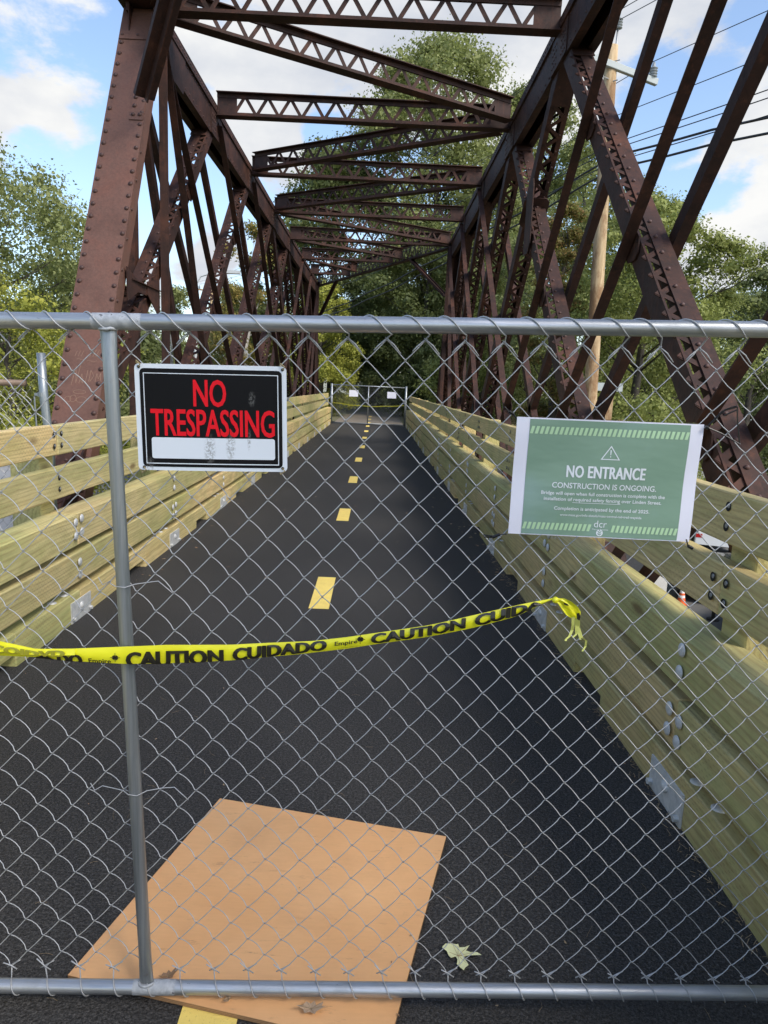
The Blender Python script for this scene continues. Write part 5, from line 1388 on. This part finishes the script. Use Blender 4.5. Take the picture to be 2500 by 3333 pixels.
# left
tree(-13.0, 24, 8.9, 4.6, 'oak_leaves', 'big green oak rising at the left edge beside the end post', 46000, .115, .30, 21, nboughs=80)
tree(-9.2, 18, 3.9, 2.9, 'yellow_leaves', 'low yellow-green tree beneath the big oak at the left edge', 24000, .085, .25, 22, nboughs=50)
tree(-14.5, 34, 6.8, 4.0, 'dark_leaves', 'dark tree half hidden behind the big left oak', 12000, .2, .2, 23)
tree(-13.5, 47, 7.6, 3.0, 'oak_leaves', 'thin grey-green tree seen through the left truss', 8000, .16, .3, 24, 'pale_bark', nboughs=30)
tree(-7.6, 42, 10.6, 2.5, 'autumn_leaves', 'pale-trunked tree turning orange behind the left truss', 12000, .16, .25, 25, 'pale_bark', nboughs=36)
tree(-11.0, 56, 8.6, 4.0, 'fresh_leaves', 'green tree beyond the orange tree on the left', 12000, .2, .2, 26)
# centre
tree(3.4, 50, 23.8, 6.6, 'oak_leaves', 'tallest tree, standing behind the far end of the bridge', 50000, .22, .22, 31, nboughs=100, shape=1.0)
tree(9.8, 54, 23.0, 5.2, 'oak_leaves', 'second tall tree just right of the tallest one', 22000, .24, .3, 32, nboughs=60)
tree(-3.4, 52, 18.0, 5.0, 'dark_leaves', 'broad dark tree left of the tallest tree', 26000, .22, .15, 33, nboughs=70)
tree(-3.3, 41, 7.4, 2.0, 'yellow_leaves', 'bright yellow-green tree left of the distant gate', 15000, .13, .05, 34, nboughs=46)
tree(2.6, 44, 11.5, 3.4, 'dark_leaves', 'dark tree right behind the distant gate', 22000, .18, .10, 35, nboughs=60)
tree(6.2, 41, 13.0, 3.4, 'oak_leaves', 'green tree right of the distant gate behind the right truss', 20000, .18, .12, 36, nboughs=56)
tree(-7.0, 50, 11.0, 3.0, 'dark_leaves', 'dark tree behind the yellow-green one', 14000, .2, .1, 37)
tree(.2, 60, 12.5, 4.2, 'dark_leaves', 'dark tree closing the view along the path', 16000, .22, .05, 38)
# right
tree(8.6, 33, 13.0, 3.6, 'oak_leaves', 'slim green tree behind the utility pole', 26000, .13, .22, 41, nboughs=60)
tree(6.6, 27, 8.6, 1.5, 'vine_leaves', 'narrow tree with reddish leaves left of the utility pole', 12000, .13, .2, 42, nboughs=36)
ex = [(2.2+.42*k, -1.5-.1*k, 11.0+.22*k, .5-.045*k) for k in range(8)] + [(1.6+.35*k, -.8, 12.0-.1*k, .5) for k in range(4)]
tree(9.0, 25, 8.5, 3.0, 'fresh_leaves', 'bright green tree with a branch reaching out to the right', 32000, .115, .22, 43, nboughs=60, extra=ex)
tree(12.0, 33, 10.9, 3.4, 'fresh_leaves', 'yellowish green tree at the right behind the truss', 20000, .15, .15, 44, nboughs=50)
tree(4.9, 36, 7.5, 2.3, 'fresh_leaves', 'leafy green tree between the gate and the utility pole', 16000, .15, .10, 45, nboughs=44)
tree(27, 52, 11.0, 5.0, 'dark_leaves', 'dark tree at the right edge of the view', 20000, .22, .1, 46, nboughs=60)
tree(19, 50, 9.0, 4.0, 'oak_leaves', 'tree left of the dark one at the right edge', 16000, .2, .1, 47, nboughs=50)
tree(13.5, 44, 9.5, 3.6, 'dark_leaves', 'dark green tree behind the bright green ones on the right', 16000, .2, .08, 48, nboughs=50)
tree(34, 70, 12, 6.0, 'oak_leaves', 'far tree beyond the white shed', 14000, .3, .1, 49)
# low green mass closing the far ground
m = MB(); rs = np.random.RandomState(99); NL = 60000
px = rs.uniform(-70, 80, NL); py = rs.uniform(66, 92, NL); hgt = 6+3*np.sin(px*.21)+2*np.sin(px*.53+1); pz = G0+(np.maximum(.05, rs.random(NL))**.7)*(hgt+3.5)*.9
P = np.stack([px, py, pz], 1); d1 = rs.normal(size=(NL, 3)); d1 /= np.linalg.norm(d1, axis=1)[:, None]; d2 = np.cross(d1, rs.normal(size=(NL, 3))); d2 /= np.linalg.norm(d2, axis=1)[:, None]
s_ = rs.uniform(.3, .6, NL)[:, None]; V_ = np.stack([P-d1*s_*.5, P+d2*s_*.35, P+d1*s_*.5, P-d2*s_*.35], 1).reshape(-1, 3).astype(np.float32)
me = bpy.data.meshes.new('wood'); me.vertices.add(NL*4); me.vertices.foreach_set('co', V_.ravel()); me.loops.add(NL*4); me.loops.foreach_set('vertex_index', np.arange(NL*4, dtype=np.int32))
me.polygons.add(NL); me.polygons.foreach_set('loop_start', np.arange(0, NL*4, 4, dtype=np.int32)); me.polygons.foreach_set('loop_total', np.full(NL, 4, dtype=np.int32)); me.materials.append(MATS['dark_leaves']); me.update(calc_edges=True)
o = bpy.data.objects.new('distant_wood', me); COL.objects.link(o); o['kind'] = 'stuff'
# undergrowth on the verges beside and beyond the far end
NL = 26000; cs = [(-4.0, 35.2, 1.7), (-6.0, 36, 2.2), (-4.5, 36.5, 1.2), (-5.5, 39, 1.6), (-6.5, 44, 2.2), (3.2, 35.5, 1.0), (3.8, 38, 1.6), (5, 42, 2.2), (-4.2, 33.5, .9), (3.4, 32.5, .9), (-5, 48, 2.5), (3, 48, 2.2), (7, 34, 1.8), (6.5, 29, 1.8), (-7, 31, 1.6), (8, 38, 2.4)]
ci = rs.randint(0, len(cs), NL); C_ = np.array(cs)[ci]; gz_ = np.array([ground_z(c[0], c[1]) for c in cs])[ci]
d1 = rs.normal(size=(NL, 3)); d1 /= np.linalg.norm(d1, axis=1)[:, None]; q = rs.uniform(.3, 1.1, NL)
P = np.stack([C_[:, 0]+d1[:, 0]*q*C_[:, 2], C_[:, 1]+d1[:, 1]*q*C_[:, 2], gz_+np.abs(d1[:, 2])*q*C_[:, 2]], 1); d2 = np.cross(d1, rs.normal(size=(NL, 3))); d2 /= np.linalg.norm(d2, axis=1)[:, None]
s_ = rs.uniform(.08, .17, NL)[:, None]; V_ = np.stack([P-d1*s_*.5, P+d2*s_*.35, P+d1*s_*.5, P-d2*s_*.35], 1).reshape(-1, 3).astype(np.float32)
me = bpy.data.meshes.new('undergrowth'); me.vertices.add(NL*4); me.vertices.foreach_set('co', V_.ravel()); me.loops.add(NL*4); me.loops.foreach_set('vertex_index', np.arange(NL*4, dtype=np.int32))
me.polygons.add(NL); me.polygons.foreach_set('loop_start', np.arange(0, NL*4, 4, dtype=np.int32)); me.polygons.foreach_set('loop_total', np.full(NL, 4, dtype=np.int32)); me.materials.append(MATS['oak_leaves']); me.update(calc_edges=True)
o = bpy.data.objects.new('undergrowth', me); COL.objects.link(o); o['kind'] = 'stuff'
print('rivets', n_riv[0], 'bars', BARS[0])
